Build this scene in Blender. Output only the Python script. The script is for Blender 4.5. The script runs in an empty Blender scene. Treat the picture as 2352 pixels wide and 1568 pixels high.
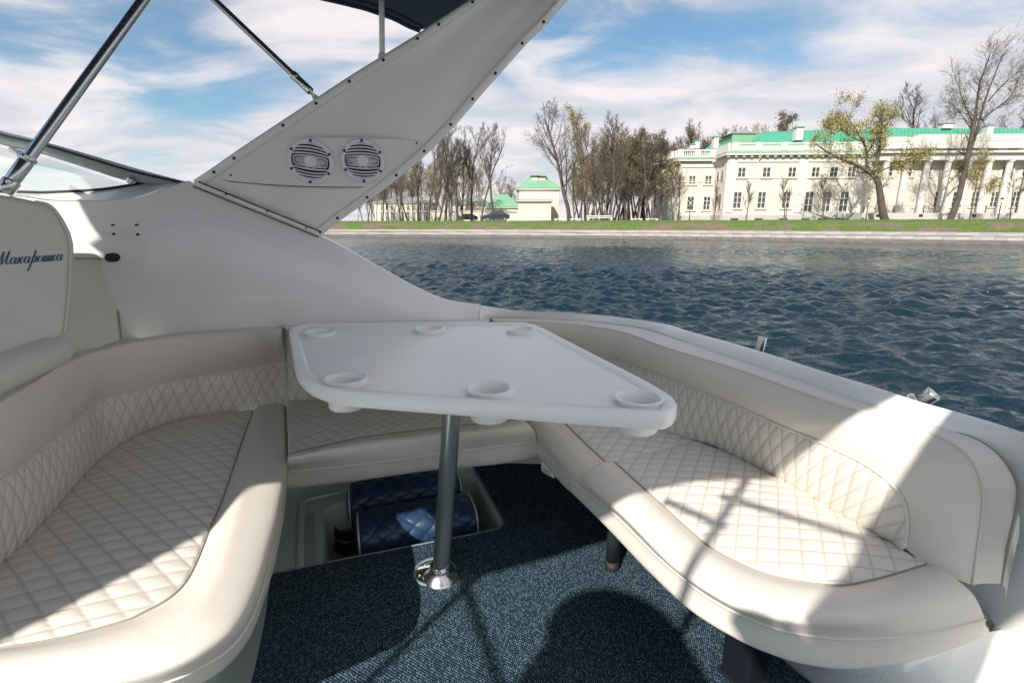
import bpy, math, random
import numpy as np
from mathutils import Vector, Matrix
random.seed(7); np.random.seed(7)
S = bpy.context.scene
COL = S.collection
R = math.radians

# ------------------------------------------------------------------ camera
F, CX, CY, EYE = 1148.5, 1176.0, 784.0, 1.1
PIT = math.atan((784 - 516) / F); CP, SP = math.cos(PIT), math.sin(PIT)
cam_d = bpy.data.cameras.new('camera'); cam = bpy.data.objects.new('camera', cam_d); COL.objects.link(cam)
cam.location = (0, 0, EYE); cam.rotation_euler = (math.pi/2 - PIT, 0, 0)
cam_d.sensor_width = 36; cam_d.lens = F / 2352 * 36
cam_d.clip_start = 0.03; cam_d.clip_end = 2000
S.camera = cam

# ------------------------------------------------------------------ light
SUNDIR = Vector((0.3713, 0.6909, -0.6203)).normalized()      # the way the light travels
ELEV = math.asin(-SUNDIR.z); AZ = math.atan2(-SUNDIR.x, -SUNDIR.y)   # azimuth of the sun from +Y clockwise
w = bpy.data.worlds.new('World'); S.world = w; w.use_nodes = True
nt = w.node_tree; N = nt.nodes; Lk = nt.links; N.clear()
def nd(t, **k):
    n = N.new(t)
    for a, b in k.items(): setattr(n, a, b)
    return n
def mth(op, a, b=None, c=None):
    n = nd('ShaderNodeMath', operation=op)
    for i, q in enumerate((a, b, c)):
        if q is None: continue
        if isinstance(q, (int, float)): n.inputs[i].default_value = q
        else: Lk.new(q, n.inputs[i])
    return n.outputs[0]
sky = nd('ShaderNodeTexSky', sky_type='NISHITA'); sky.sun_disc = False
sky.sun_elevation = ELEV; sky.sun_rotation = AZ; sky.air_density = 1.0; sky.dust_density = 0.4; sky.ozone_density = 2.2
tc = nd('ShaderNodeTexCoord'); sep = nd('ShaderNodeSeparateXYZ'); Lk.new(tc.outputs['Generated'], sep.inputs[0])
zc = mth('ADD', mth('MAXIMUM', sep.outputs[2], 0.0), 0.19)
comb = nd('ShaderNodeCombineXYZ')
Lk.new(mth('DIVIDE', sep.outputs[0], zc), comb.inputs[0]); Lk.new(mth('DIVIDE', sep.outputs[1], zc), comb.inputs[1])
def noise(vec, scale, detail, rough, dist, rot=0.0, sc=(1, 1, 1), loc=(0, 0, 0)):
    mp = nd('ShaderNodeMapping'); mp.inputs['Rotation'].default_value = (0, 0, rot); mp.inputs['Scale'].default_value = sc
    mp.inputs['Location'].default_value = loc
    Lk.new(vec, mp.inputs[0])
    n = nd('ShaderNodeTexNoise'); Lk.new(mp.outputs[0], n.inputs['Vector'])
    n.inputs['Scale'].default_value = scale; n.inputs['Detail'].default_value = detail
    n.inputs['Roughness'].default_value = rough; n.inputs['Distortion'].default_value = dist
    return n.outputs[0]
big = noise(comb.outputs[0], 0.50, 3, 0.5, 0.3, R(-48), (1.0, 1.6, 1), (3.1, 1.7, 0))
med = noise(comb.outputs[0], 1.75, 8, 0.55, 0.5, R(-45), (0.9, 1.4, 1), (0.4, 5.2, 0))
fib = noise(comb.outputs[0], 2.6, 9, 0.6, 1.1, R(-52), (0.5, 1.6, 1), (7.0, 2.0, 0))
s1 = mth('ADD', mth('MULTIPLY', big, 0.62), mth('MULTIPLY', med, 0.46))
s1 = mth('ADD', s1, mth('MULTIPLY', fib, 0.17))
# more cloud to the right of the picture and towards the horizon
rightw = nd('ShaderNodeMapRange'); Lk.new(sep.outputs[0], rightw.inputs[0])
rightw.inputs[1].default_value = -0.6; rightw.inputs[2].default_value = 0.3; rightw.inputs[3].default_value = 0.01; rightw.inputs[4].default_value = 0.085
horw = nd('ShaderNodeMapRange'); Lk.new(sep.outputs[2], horw.inputs[0])
horw.inputs[1].default_value = 0.03; horw.inputs[2].default_value = 0.3; horw.inputs[3].default_value = 0.17; horw.inputs[4].default_value = -0.01
s1 = mth('ADD', mth('ADD', s1, rightw.outputs[0]), horw.outputs[0])
ramp = nd('ShaderNodeMapRange', interpolation_type='SMOOTHSTEP'); Lk.new(s1, ramp.inputs[0])
ramp.inputs[1].default_value = 0.55; ramp.inputs[2].default_value = 0.735
cmask = ramp.outputs[0]
ccol = nd('ShaderNodeMix', data_type='RGBA')
shade = nd('ShaderNodeMapRange'); Lk.new(med, shade.inputs[0]); shade.inputs[1].default_value = 0.40; shade.inputs[2].default_value = 0.62
Lk.new(shade.outputs[0], ccol.inputs[0])
ccol.inputs[6].default_value = (3.5, 3.55, 3.95, 1); ccol.inputs[7].default_value = (5.05, 4.75, 4.8, 1)
mixc = nd('ShaderNodeMix', data_type='RGBA'); Lk.new(mth('MULTIPLY', cmask, 0.95), mixc.inputs[0])
tint = nd('ShaderNodeMix', data_type='RGBA', blend_type='MULTIPLY'); tint.inputs[0].default_value = 1.0
Lk.new(sky.outputs[0], tint.inputs[6]); tint.inputs[7].default_value = (0.60, 0.70, 0.68, 1)
Lk.new(tint.outputs[2], mixc.inputs[6]); Lk.new(ccol.outputs[2], mixc.inputs[7])
bg = nd('ShaderNodeBackground'); bg.inputs[1].default_value = 0.087; Lk.new(mixc.outputs[2], bg.inputs[0])
wo = nd('ShaderNodeOutputWorld'); Lk.new(bg.outputs[0], wo.inputs[0])
sd = bpy.data.lights.new('sun', 'SUN'); sd.energy = 3.2; sd.angle = R(0.53); sd.color = (1.0, 0.93, 0.85)
sun = bpy.data.objects.new('sun', sd); COL.objects.link(sun); sun.rotation_euler = SUNDIR.to_track_quat('-Z', 'Y').to_euler()
S.view_settings.view_transform = 'Standard'; S.view_settings.look = 'None'; S.view_settings.exposure = 1.14; S.view_settings.gamma = 1
S.view_settings.use_curve_mapping = False
S.render.engine = 'CYCLES'

# ------------------------------------------------------------------ geometry helpers
def ray(X, Y):
    u = (X - CX) / F; v = (Y - CY) / F
    return np.array((u, CP - v*SP, -SP - v*CP))
def at(X, Y, z):                       # point of the horizontal plane z
    d = ray(X, Y); t = (z - EYE) / d[2]; return np.array((d[0]*t, d[1]*t, z))
def atd(X, Y, t):
    d = ray(X, Y)*t; return np.array((d[0], d[1], d[2] + EYE))
def atpl(X, Y, P, n):                  # point of a plane through P with normal n
    d = ray(X, Y); P = np.array(P) - (0, 0, EYE); n = np.array(n); t = P.dot(n)/d.dot(n)
    d = d*t; return np.array((d[0], d[1], d[2] + EYE))
def atw(X, Y, W):                      # point of a vertical wall over the plan polyline W
    d = ray(X, Y); best = None
    for i in range(len(W)-1):
        a = np.array(W[i]); b = np.array(W[i+1]); e = b - a
        den = d[0]*e[1] - d[1]*e[0]
        if abs(den) < 1e-9: continue
        t = (a[0]*e[1] - a[1]*e[0])/den; s = ((a[0]*d[1] - a[1]*d[0])/den)
        lo = -9 if i == 0 else -1e-6; hi = 9 if i == len(W)-2 else 1 + 1e-6
        if t > 0 and lo <= s <= hi and (best is None or t < best): best = t
    return np.array((d[0]*best, d[1]*best, d[2]*best + EYE))
def cr(P, n):                          # Catmull-Rom through P, n samples, equal arc length
    P = np.array(P, float)
    if len(P) == 2:
        return P[0] + (P[1]-P[0])*np.linspace(0, 1, n)[:, None]
    Q = np.vstack([2*P[0]-P[1], P, 2*P[-1]-P[-2]]); out = []
    for i in range(1, len(Q)-2):
        p0, p1, p2, p3 = Q[i-1], Q[i], Q[i+1], Q[i+2]
        for t in np.linspace(0, 1, 14, endpoint=False):
            out.append(.5*((2*p1)+(-p0+p2)*t+(2*p0-5*p1+4*p2-p3)*t*t+(-p0+3*p1-3*p2+p3)*t**3))
    out.append(P[-1]); out = np.array(out)
    s = np.r_[0, np.cumsum(np.linalg.norm(np.diff(out, axis=0), axis=1))]
    tt = np.linspace(0, s[-1], n)
    return np.stack([np.interp(tt, s, out[:, k]) for k in range(out.shape[1])], 1)
def loft(curves, nu, nv):              # grid [nv][nu] through the curves
    C = np.array([cr(c, nu) for c in curves])
    G = np.zeros((nv, nu, 3))
    # one shared set of row parameters, so that neighbouring columns stay parallel
    Q = np.concatenate([[2*C[0]-C[1]], C, [2*C[-1]-C[-2]]]) if len(C) > 2 else None
    if Q is None:
        for j, t in enumerate(np.linspace(0, 1, nv)): G[j] = C[0]*(1-t)+C[1]*t
        return G
    seg = [np.linalg.norm(C[i+1]-C[i], axis=1).mean() for i in range(len(C)-1)]
    s = np.r_[0, np.cumsum(seg)]; s /= s[-1]
    for j, t in enumerate(np.linspace(0, 1, nv)):
        i = min(max(int(np.searchsorted(s, t, side='right'))-1, 0), len(C)-2)
        q = (t - s[i])/(s[i+1]-s[i]); p0, p1, p2, p3 = Q[i], Q[i+1], Q[i+2], Q[i+3]
        G[j] = .5*((2*p1)+(-p0+p2)*q+(2*p0-5*p1+4*p2-p3)*q*q+(-p0+3*p1-3*p2+p3)*q**3)
    return G
def normals(G):
    du = np.gradient(G, axis=1); dv = np.gradient(G, axis=0); n = np.cross(du, dv)
    return n/np.maximum(np.linalg.norm(n, axis=2), 1e-9)[..., None]
def toward(G, n, P=(0, 0, EYE)):
    m = G.shape[0]//2, G.shape[1]//2
    return n if n[m].dot(np.array(P)-G[m]) > 0 else -n

def mesh(name, V, Fc, m, smooth=False, attr=None):
    me = bpy.data.meshes.new(name); me.from_pydata([tuple(map(float, v)) for v in V], [], [tuple(map(int, f)) for f in Fc])
    if m is not None: me.materials.append(m)
    if smooth: me.polygons.foreach_set('use_smooth', [True]*len(me.polygons))
    if attr is not None:
        a = me.attributes.new('stitch', 'FLOAT', 'POINT'); a.data.foreach_set('value', np.ravel(attr).astype(float))
    me.update(); return me
def wloc(o):
    l = Vector((0, 0, 0))
    while o: l += o.location; o = o.parent
    return np.array(l)
def obj(name, V, Fc, m, parent=None, smooth=False, loc=None, attr=None):
    V = np.array(V, float).reshape(-1, 3)
    base = wloc(parent) if parent else np.zeros(3)
    L0 = np.zeros(3)
    if loc is not None: L0 = np.array(loc, float) - base
    o = bpy.data.objects.new(name, mesh(name, V - base - L0, Fc, m, smooth, attr))
    o.location = L0; COL.objects.link(o)
    if parent: o.parent = parent
    return o
def tag(o, label=None, cat=None, group=None, kind=None):
    for k, v in (('label', label), ('category', cat), ('group', group), ('kind', kind)):
        if v: o[k] = v
    return o
def thing(name, label, cat, loc=(0, 0, 0), group=None, rz=0):
    o = bpy.data.objects.new(name, None); COL.objects.link(o); o.location = tuple(map(float, loc)); o.rotation_euler.z = rz
    o.empty_display_size = .2
    return tag(o, label, cat, group)
def dup(o, parent=None):
    c = o.copy(); COL.objects.link(c)
    if parent: c.parent = parent
    for ch in list(o.children): dup(ch, c)
    return c
def gridf(nv, nu, off=0, closeu=False):
    f = []
    for j in range(nv-1):
        for i in range(nu-1 if not closeu else nu):
            a = j*nu+i; b = j*nu+(i+1) % nu
            f.append((off+a, off+b, off+b+nu, off+a+nu))
    return f
class MB:
    def __init__(s): s.v = []; s.f = []
    def add(s, V, Fc):
        o = len(s.v); s.v += [tuple(v) for v in V]; s.f += [tuple(i+o for i in f) for f in Fc]; return s
    def box(s, c, d, rz=0):
        c = np.array(c, float); d = np.array(d, float)/2
        V = np.array([(x, y, z) for x in (-1, 1) for y in (-1, 1) for z in (-1, 1)])*d
        if rz: 
            q = np.array([[math.cos(rz), -math.sin(rz), 0], [math.sin(rz), math.cos(rz), 0], [0, 0, 1]]); V = V@q.T
        return s.add(V+c, [(0, 1, 3, 2), (4, 6, 7, 5), (0, 4, 5, 1), (2, 3, 7, 6), (0, 2, 6, 4), (1, 5, 7, 3)])
    def obox(s, o, ex, ey, ez, a, b):                # box in a local frame from corner a to corner b
        V = [o+ex*x+ey*y+ez*z for x in (a[0], b[0]) for y in (a[1], b[1]) for z in (a[2], b[2])]
        return s.add(V, [(0, 1, 3, 2), (4, 6, 7, 5), (0, 4, 5, 1), (2, 3, 7, 6), (0, 2, 6, 4), (1, 5, 7, 3)])
    def tube(s, P, r, n=8, cap=True, closed=False):
        P = np.array(P, float); m = len(P)
        r = np.full(m, r) if np.isscalar(r) else np.array(r)
        T = np.gradient(P, axis=0); T /= np.maximum(np.linalg.norm(T, axis=1), 1e-9)[:, None]
        a = np.array((0, 0, 1.)) if abs(T[0][2]) < .9 else np.array((1., 0, 0))
        V = []; 
        for i in range(m):
            u = np.cross(T[i], a); u /= max(np.linalg.norm(u), 1e-9); v = np.cross(T[i], u); a = -v if i < 0 else a
            for k in range(n):
                t = 2*math.pi*k/n; V.append(P[i]+r[i]*(math.cos(t)*u+math.sin(t)*v))
        f = gridf(m, n, 0, True)
        if cap: f += [tuple(range(n))[::-1], tuple(range((m-1)*n, m*n))]
        return s.add(V, f)
    def lathe(s, c, prof, n=32, axis=None):          # prof: (r, h) pairs about +Z or axis
        ex, ey, ez = (np.array(q, float) for q in (axis or ((1, 0, 0), (0, 1, 0), (0, 0, 1))))
        V = [np.array(c)+ex*r*math.cos(2*math.pi*k/n)+ey*r*math.sin(2*math.pi*k/n)+ez*h for r, h in prof for k in range(n)]
        return s.add(V, gridf(len(prof), n, 0, True))
    def prism(s, pts, z0, z1):                       # polygon (x, y) extruded
        n = len(pts); V = [(p[0], p[1], z0) for p in pts]+[(p[0], p[1], z1) for p in pts]
        return s.add(V, [tuple(range(n))[::-1], tuple(range(n, 2*n))]+[(i, (i+1) % n, n+(i+1) % n, n+i) for i in range(n)])
    def slab(s, pts, off):                           # any flat polygon with thickness along vector off
        n = len(pts); off = np.array(off); V = list(pts)+[np.array(p)+off for p in pts]
        return s.add(V, [tuple(range(n)), tuple(range(n, 2*n))[::-1]]+[(i, n+i, n+(i+1) % n, (i+1) % n) for i in range(n)])
    def obj(s, name, m, parent=None, smooth=False, loc=None):
        return obj(name, s.v, s.f, m, parent, smooth, loc)
def bevel(o, wd, seg=2, ang=40):
    b = o.modifiers.new('bevel', 'BEVEL'); b.width = wd; b.segments = seg; b.limit_method = 'ANGLE'; b.angle_limit = R(ang)
    if hasattr(b, 'harden_normals'): b.harden_normals = False
    return o
def autosmooth(o, ang=35):
    me = o.data
    me.polygons.foreach_set('use_smooth', [True]*len(me.polygons))
    try: me.set_sharp_from_angle(angle=R(ang))
    except Exception: pass
    return o
def smoothpoly(pts, n=120):            # closed rounded outline
    P = np.array(pts, float); k = len(P); out = []
    for i in range(k):
        p0, p1, p2, p3 = P[i-1], P[i], P[(i+1) % k], P[(i+2) % k]
        for t in np.linspace(0, 1, max(2, n//k), endpoint=False):
            out.append(.5*((2*p1)+(-p0+p2)*t+(2*p0-5*p1+4*p2-p3)*t*t+(-p0+3*p1-3*p2+p3)*t**3))
    return np.array(out)
def inset(P, d):                       # inset a closed CCW/CW 2D outline by d
    P = np.array(P)[:, :2]; A = np.roll(P, 1, 0); B = np.roll(P, -1, 0); T = B-A; T /= np.maximum(np.linalg.norm(T, axis=1), 1e-9)[:, None]
    nrm = np.stack([-T[:, 1], T[:, 0]], 1)
    area = np.sum(P[:, 0]*np.roll(P[:, 1], -1)-P[:, 1]*np.roll(P[:, 0], -1))
    return P+nrm*d*(1 if area > 0 else -1)
def rounded(pts, r, seg=5):            # round the corners of a polygon of 2D/3D points
    P = [np.array(p, float) for p in pts]; out = []; k = len(P)
    rr = [r]*k if np.isscalar(r) else r
    for i in range(k):
        a, b, c = P[i-1], P[i], P[(i+1) % k]
        u = (a-b)/np.linalg.norm(a-b); v = (c-b)/np.linalg.norm(c-b); q = min(rr[i], .45*np.linalg.norm(a-b), .45*np.linalg.norm(c-b))
        s0, s1 = b+u*q, b+v*q
        for t in np.linspace(0, 1, seg): out.append((1-t)**2*s0+2*t*(1-t)*b+t*t*s1)
    return out

# ------------------------------------------------------------------ materials
def mat(name, col, rough=.5, var=.0, vscale=8., bump=.0, bscale=80., metal=0., spec=.5, coat=0., detail=5, ramp2=None, coords='Object', **kw):
    m = bpy.data.materials.new(name); m.use_nodes = True; t = m.node_tree; b = t.nodes['Principled BSDF']
    b.inputs['Base Color'].default_value = (*col, 1); b.inputs['Roughness'].default_value = rough; b.inputs['Metallic'].default_value = metal
    b.inputs['Specular IOR Level'].default_value = spec; b.inputs['Coat Weight'].default_value = coat
    for k, v in kw.items(): b.inputs[k].default_value = v
    tcn = t.nodes.new('ShaderNodeTexCoord')
    if var or ramp2:
        n = t.nodes.new('ShaderNodeTexNoise'); n.inputs['Scale'].default_value = vscale; n.inputs['Detail'].default_value = detail
        n.inputs['Roughness'].default_value = .6
        t.links.new(tcn.outputs[coords], n.inputs['Vector'])
        mr = t.nodes.new('ShaderNodeMapRange'); mr.inputs[1].default_value = .3; mr.inputs[2].default_value = .7
        t.links.new(n.outputs[0], mr.inputs[0])
        mx = t.nodes.new('ShaderNodeMix'); mx.data_type = 'RGBA'; t.links.new(mr.outputs[0], mx.inputs[0])
        c2 = ramp2 or tuple(min(1, c*(1+var)) for c in col); c1 = col if ramp2 else tuple(c*(1-var) for c in col)
        mx.inputs[6].default_value = (*c1, 1); mx.inputs[7].default_value = (*c2, 1)
        t.links.new(mx.outputs[2], b.inputs['Base Color'])
    if bump:
        n = t.nodes.new('ShaderNodeTexNoise'); n.inputs['Scale'].default_value = bscale; n.inputs['Detail'].default_value = 4
        t.links.new(tcn.outputs[coords], n.inputs['Vector'])
        bp = t.nodes.new('ShaderNodeBump'); bp.inputs['Strength'].default_value = bump; bp.inputs['Distance'].default_value = .01
        t.links.new(n.outputs[0], bp.inputs['Height']); t.links.new(bp.outputs[0], b.inputs['Normal'])
    return m
def leather(name, col):
    m = mat(name, col, .48, .04, 5., 0.0)
    t = m.node_tree; b = t.nodes['Principled BSDF']; src = b.inputs['Base Color'].links[0].from_socket
    at_ = t.nodes.new('ShaderNodeAttribute'); at_.attribute_name = 'stitch'
    mx = t.nodes.new('ShaderNodeMix'); mx.data_type = 'RGBA'; t.links.new(at_.outputs['Fac'], mx.inputs[0])
    t.links.new(src, mx.inputs[6]); mx.inputs[7].default_value = (*[c*.42 for c in col], 1)
    # scuffs
    n2 = t.nodes.new('ShaderNodeTexNoise'); n2.inputs['Scale'].default_value = 2.3; n2.inputs['Detail'].default_value = 9; n2.inputs['Roughness'].default_value = .75
    tcn = [q for q in t.nodes if q.type == 'TEX_COORD'][0]; t.links.new(tcn.outputs['Object'], n2.inputs['Vector'])
    mr = t.nodes.new('ShaderNodeMapRange'); mr.inputs[1].default_value = .56; mr.inputs[2].default_value = .78; mr.inputs[4].default_value = .3
    t.links.new(n2.outputs[0], mr.inputs[0])
    mx2 = t.nodes.new('ShaderNodeMix'); mx2.data_type = 'RGBA'; t.links.new(mr.outputs[0], mx2.inputs[0])
    t.links.new(mx.outputs[2], mx2.inputs[6]); mx2.inputs[7].default_value = (*[c*.72 for c in col], 1)
    t.links.new(mx2.outputs[2], b.inputs['Base Color'])
    vo = t.nodes.new('ShaderNodeTexVoronoi'); vo.inputs['Scale'].default_value = 420; t.links.new(tcn.outputs['Object'], vo.inputs['Vector'])
    wr = t.nodes.new('ShaderNodeTexNoise'); wr.inputs['Scale'].default_value = 14; wr.inputs['Detail'].default_value = 3; t.links.new(tcn.outputs['Object'], wr.inputs['Vector'])
    bp = t.nodes.new('ShaderNodeBump'); bp.inputs['Strength'].default_value = .12; bp.inputs['Distance'].default_value = .002; t.links.new(vo.outputs[0], bp.inputs['Height'])
    bp2 = t.nodes.new('ShaderNodeBump'); bp2.inputs['Strength'].default_value = .10; bp2.inputs['Distance'].default_value = .012; t.links.new(wr.outputs[0], bp2.inputs['Height'])
    t.links.new(bp.outputs[0], bp2.inputs['Normal']); t.links.new(bp2.outputs[0], b.inputs['Normal'])
    return m
M = {}
M['leather'] = leather('cream_leather', (.68, .64, .57))
M['leather2'] = leather('cream_leather_helm', (.66, .64, .575))
M['navy'] = leather('navy_leather', (.022, .05, .11))
M['navy'].node_tree.nodes['Principled BSDF'].inputs['Roughness'].default_value = .38
M['piping'] = mat('piping', (.66, .62, .55), .4)
M['seam'] = mat('seam_thread', (.30, .27, .22), .6)
M['gel'] = mat('gelcoat', (.80, .80, .775), .30, .03, 3., coat=.5)
M['gel2'] = mat('gelcoat_arch', (.78, .785, .75), .30, .035, 2.5, coat=.5)
M['liner'] = mat('floor_liner', (.50, .56, .50), .35, .04, 4.)
M['table'] = mat('table_plastic', (.88, .875, .855), .28, .015, 6., bump=.02, bscale=40)
M['steel'] = mat('stainless', (.66, .67, .66), .24, metal=1.)
M['postnavy'] = mat('navy_post', (.006, .009, .014), .75, spec=.15)
M['steelpost'] = mat('worn_steel', (.46, .50, .48), .32, .2, 9., metal=.75, ramp2=(.34, .37, .34))
M['darkpost'] = mat('dark_post', (.05, .07, .075), .3, .3, 20., metal=.6)
M['rust'] = mat('rusty_ring', (.13, .06, .045), .7)
M['alu'] = mat('grey_aluminium', (.33, .36, .37), .35, .06, 4., metal=.7)
M['whitestrip'] = mat('white_strip', (.82, .81, .80), .3)
M['black'] = mat('black_rubber', (.012, .014, .015), .6)
M['hole'] = mat('screw_dark', (.05, .05, .05), .4, metal=.7)
M['canvas'] = mat('navy_canvas', (.012, .022, .045), .85, .1, 30., bump=.2, bscale=300)
M['spk'] = mat('speaker_white', (.78, .77, .83), .35)
M['spkc'] = mat('speaker_cone', (.50, .52, .49), .4, .08, 30.)
M['text'] = mat('name_print', (.02, .10, .13), .5)
# carpet: woven loops
def carpet():
    m = bpy.data.materials.new('blue_carpet'); m.use_nodes = True; t = m.node_tree; b = t.nodes['Principled BSDF']; b.inputs['Roughness'].default_value = .9
    b.inputs['Specular IOR Level'].default_value = .2
    tcn = t.nodes.new('ShaderNodeTexCoord'); mp = t.nodes.new('ShaderNodeMapping'); mp.inputs['Scale'].default_value = (1.25, .85, .01); mp.inputs['Rotation'].default_value = (0, 0, R(22))
    t.links.new(tcn.outputs['Object'], mp.inputs[0])
    v = t.nodes.new('ShaderNodeTexVoronoi'); v.inputs['Scale'].default_value = 160; v.inputs['Randomness'].default_value = .32; t.links.new(mp.outputs[0], v.inputs['Vector'])
    r1 = t.nodes.new('ShaderNodeValToRGB'); r1.color_ramp.elements[0].color = (.030, .075, .110, 1); r1.color_ramp.elements[1].color = (.150, .240, .29, 1)
    r1.color_ramp.elements[0].position = .25; r1.color_ramp.elements[1].position = .95
    sp_ = t.nodes.new('ShaderNodeSeparateXYZ'); t.links.new(v.outputs['Color'], sp_.inputs[0]); t.links.new(sp_.outputs[0], r1.inputs[0])
    mr = t.nodes.new('ShaderNodeMapRange'); mr.inputs[1].default_value = .25; mr.inputs[2].default_value = .62; mr.inputs[3].default_value = 1; mr.inputs[4].default_value = .05
    t.links.new(v.outputs['Distance'], mr.inputs[0])
    mx = t.nodes.new('ShaderNodeMix'); mx.data_type = 'RGBA'; t.links.new(mr.outputs[0], mx.inputs[0]); mx.inputs[6].default_value = (.008, .016, .026, 1); t.links.new(r1.outputs[0], mx.inputs[7])
    t.links.new(mx.outputs[2], b.inputs['Base Color'])
    bp = t.nodes.new('ShaderNodeBump'); bp.inputs['Strength'].default_value = 1; bp.inputs['Distance'].default_value = .004; t.links.new(mr.outputs[0], bp.inputs['Height']); t.links.new(bp.outputs[0], b.inputs['Normal'])
    return m
M['carpet'] = carpet()
M['binding'] = mat('carpet_edge', (.22, .25, .28), .9, .3, 200., bump=.5, bscale=500)
# background
M['cream'] = mat('cream_plaster', (.60, .55, .47), .8, .04, .4)
M['white'] = mat('white_plaster', (.60, .575, .535), .75, .03, .4)
M['plinth'] = mat('grey_plinth', (.42, .40, .375), .85, .08, .6)
M['groof'] = mat('green_roof', (.06, .30, .19), .45, .10, .25)
M['grooflight'] = mat('pale_green_roof', (.17, .36, .22), .5, .1, .3)
M['greyroof'] = mat('grey_glass_roof', (.22, .25, .24), .4, .1, .8)
M['wframe'] = mat('window_frame', (.78, .76, .70), .6)
M['glass'] = mat('window_glass', (.05, .06, .055), .08, .4, .7, spec=.8)
M['iron'] = mat('black_iron', (.02, .02, .022), .5)
M['quay'] = mat('quay_granite', (.36, .33, .315), .8, .3, 1.2, bump=.6, bscale=7)
M['quaywet'] = mat('quay_granite_wet', (.14, .135, .125), .5, .3, 2.2, bump=.5, bscale=6)
M['bark'] = mat('bark', (.085, .070, .058), .95, .3, 1.4, bump=.6, bscale=9)
M['barkw'] = mat('bark_warm', (.14, .105, .075), .95, .3, 1.4, bump=.6, bscale=9)
M['leafy'] = mat('young_leaves_yellow', (.40, .345, .11), .8, .25, 2., ramp2=(.27, .24, .09))
M['leafo'] = mat('young_leaves_ochre', (.30, .22, .09), .8, ramp2=(.20, .155, .075))
M['leafg'] = mat('dark_needles', (.115, .10, .06), .85, .3, 2.)
M['car'] = mat('dark_car_paint', (.02, .024, .03), .25, coat=.6)
M['lampglass'] = mat('lamp_glass', (.75, .74, .68), .3)
M['stonew'] = mat('pale_stone', (.46, .44, .41), .8, .1, .6)

# ------------------------------------------------------------------ setting: water, ground, far bank
WZ = -.6
def water():
    nr, na = 760, 800
    r = 2.4*np.power(150/2.4, np.linspace(0, 1, nr)); a = np.linspace(R(-66), R(66), na)
    rr, aa = np.meshgrid(r, a, indexing='ij'); X = rr*np.sin(aa); Y = rr*np.cos(aa); Z = np.zeros_like(X)
    rng = np.random.RandomState(3); dr = np.gradient(r)[:, None]; da = rr*(a[1]-a[0]); cell = np.maximum(dr, da)
    mod = .75+.55*np.sin(X*.13+Y*.21+1.)*np.sin(X*.07-Y*.11)
    for k in range(84):
        lam = .09*np.power(.85/.09, rng.rand()); th = R(78)+rng.randn()*.55
        kx, ky = 2*math.pi/lam*math.cos(th), 2*math.pi/lam*math.sin(th); amp = .0165*lam**.95
        ph = kx*X+ky*Y+rng.rand()*6.28+.8*np.sin(.35*X+.5*Y+k)
        fade = np.clip((lam/cell-2.2)/2., 0, 1)
        Z += fade*amp*mod*((1-np.abs(np.sin(ph*.5)))*1.7-.6 if k % 4 == 0 else np.sin(ph))
    V = np.stack([X, Y, Z+WZ], 2).reshape(-1, 3)
    me = bpy.data.meshes.new('water'); nf = (nr-1)*(na-1)
    idx = np.arange(nr*na).reshape(nr, na); q = np.stack([idx[:-1, :-1], idx[:-1, 1:], idx[1:, 1:], idx[1:, :-1]], 2).reshape(-1)
    me.vertices.add(len(V)); me.vertices.foreach_set('co', V.ravel()); me.loops.add(len(q)); me.loops.foreach_set('vertex_index', q)
    me.polygons.add(nf); me.polygons.foreach_set('loop_start', np.arange(nf)*4); me.polygons.foreach_set('use_smooth', np.ones(nf, bool)); me.update(); me.validate()
    m = bpy.data.materials.new('river_water'); m.use_nodes = True; t = m.node_tree; b = t.nodes['Principled BSDF']
    b.inputs['Base Color'].default_value = (.004, .018, .028, 1); b.inputs['Roughness'].default_value = .07; b.inputs['IOR'].default_value = 1.33
    tcn = t.nodes.new('ShaderNodeTexCoord'); last = None
    for sc, st, dist, rot in ((5., 1., .06, 8), (14., .9, .02, -12), (2., .8, .10, 4)):
        mp = t.nodes.new('ShaderNodeMapping'); mp.inputs['Scale'].default_value = (.55, 1.25, 1); mp.inputs['Rotation'].default_value = (0, 0, R(rot)); t.links.new(tcn.outputs['Object'], mp.inputs[0])
        n = t.nodes.new('ShaderNodeTexNoise'); n.inputs['Scale'].default_value = sc; n.inputs['Detail'].default_value = 3; n.inputs['Distortion'].default_value = .6
        t.links.new(mp.outputs[0], n.inputs['Vector'])
        bp = t.nodes.new('ShaderNodeBump'); bp.inputs['Strength'].default_value = st; bp.inputs['Distance'].default_value = dist; t.links.new(n.outputs[0], bp.inputs['Height'])
        if last: t.links.new(last.outputs[0], bp.inputs['Normal'])
        last = bp
    t.links.new(last.outputs[0], b.inputs['Normal']); me.materials.append(m)
    o = bpy.data.objects.new('water', me); COL.objects.link(o); tag(o, kind='structure')
    s = 900; o2 = obj('river_bed', [(-s, -s, WZ-.5), (s, -s, WZ-.5), (s, s, WZ-.5), (-s, s, WZ-.5)], [(0, 1, 2, 3)], m); tag(o2, kind='structure')
water()
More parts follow.
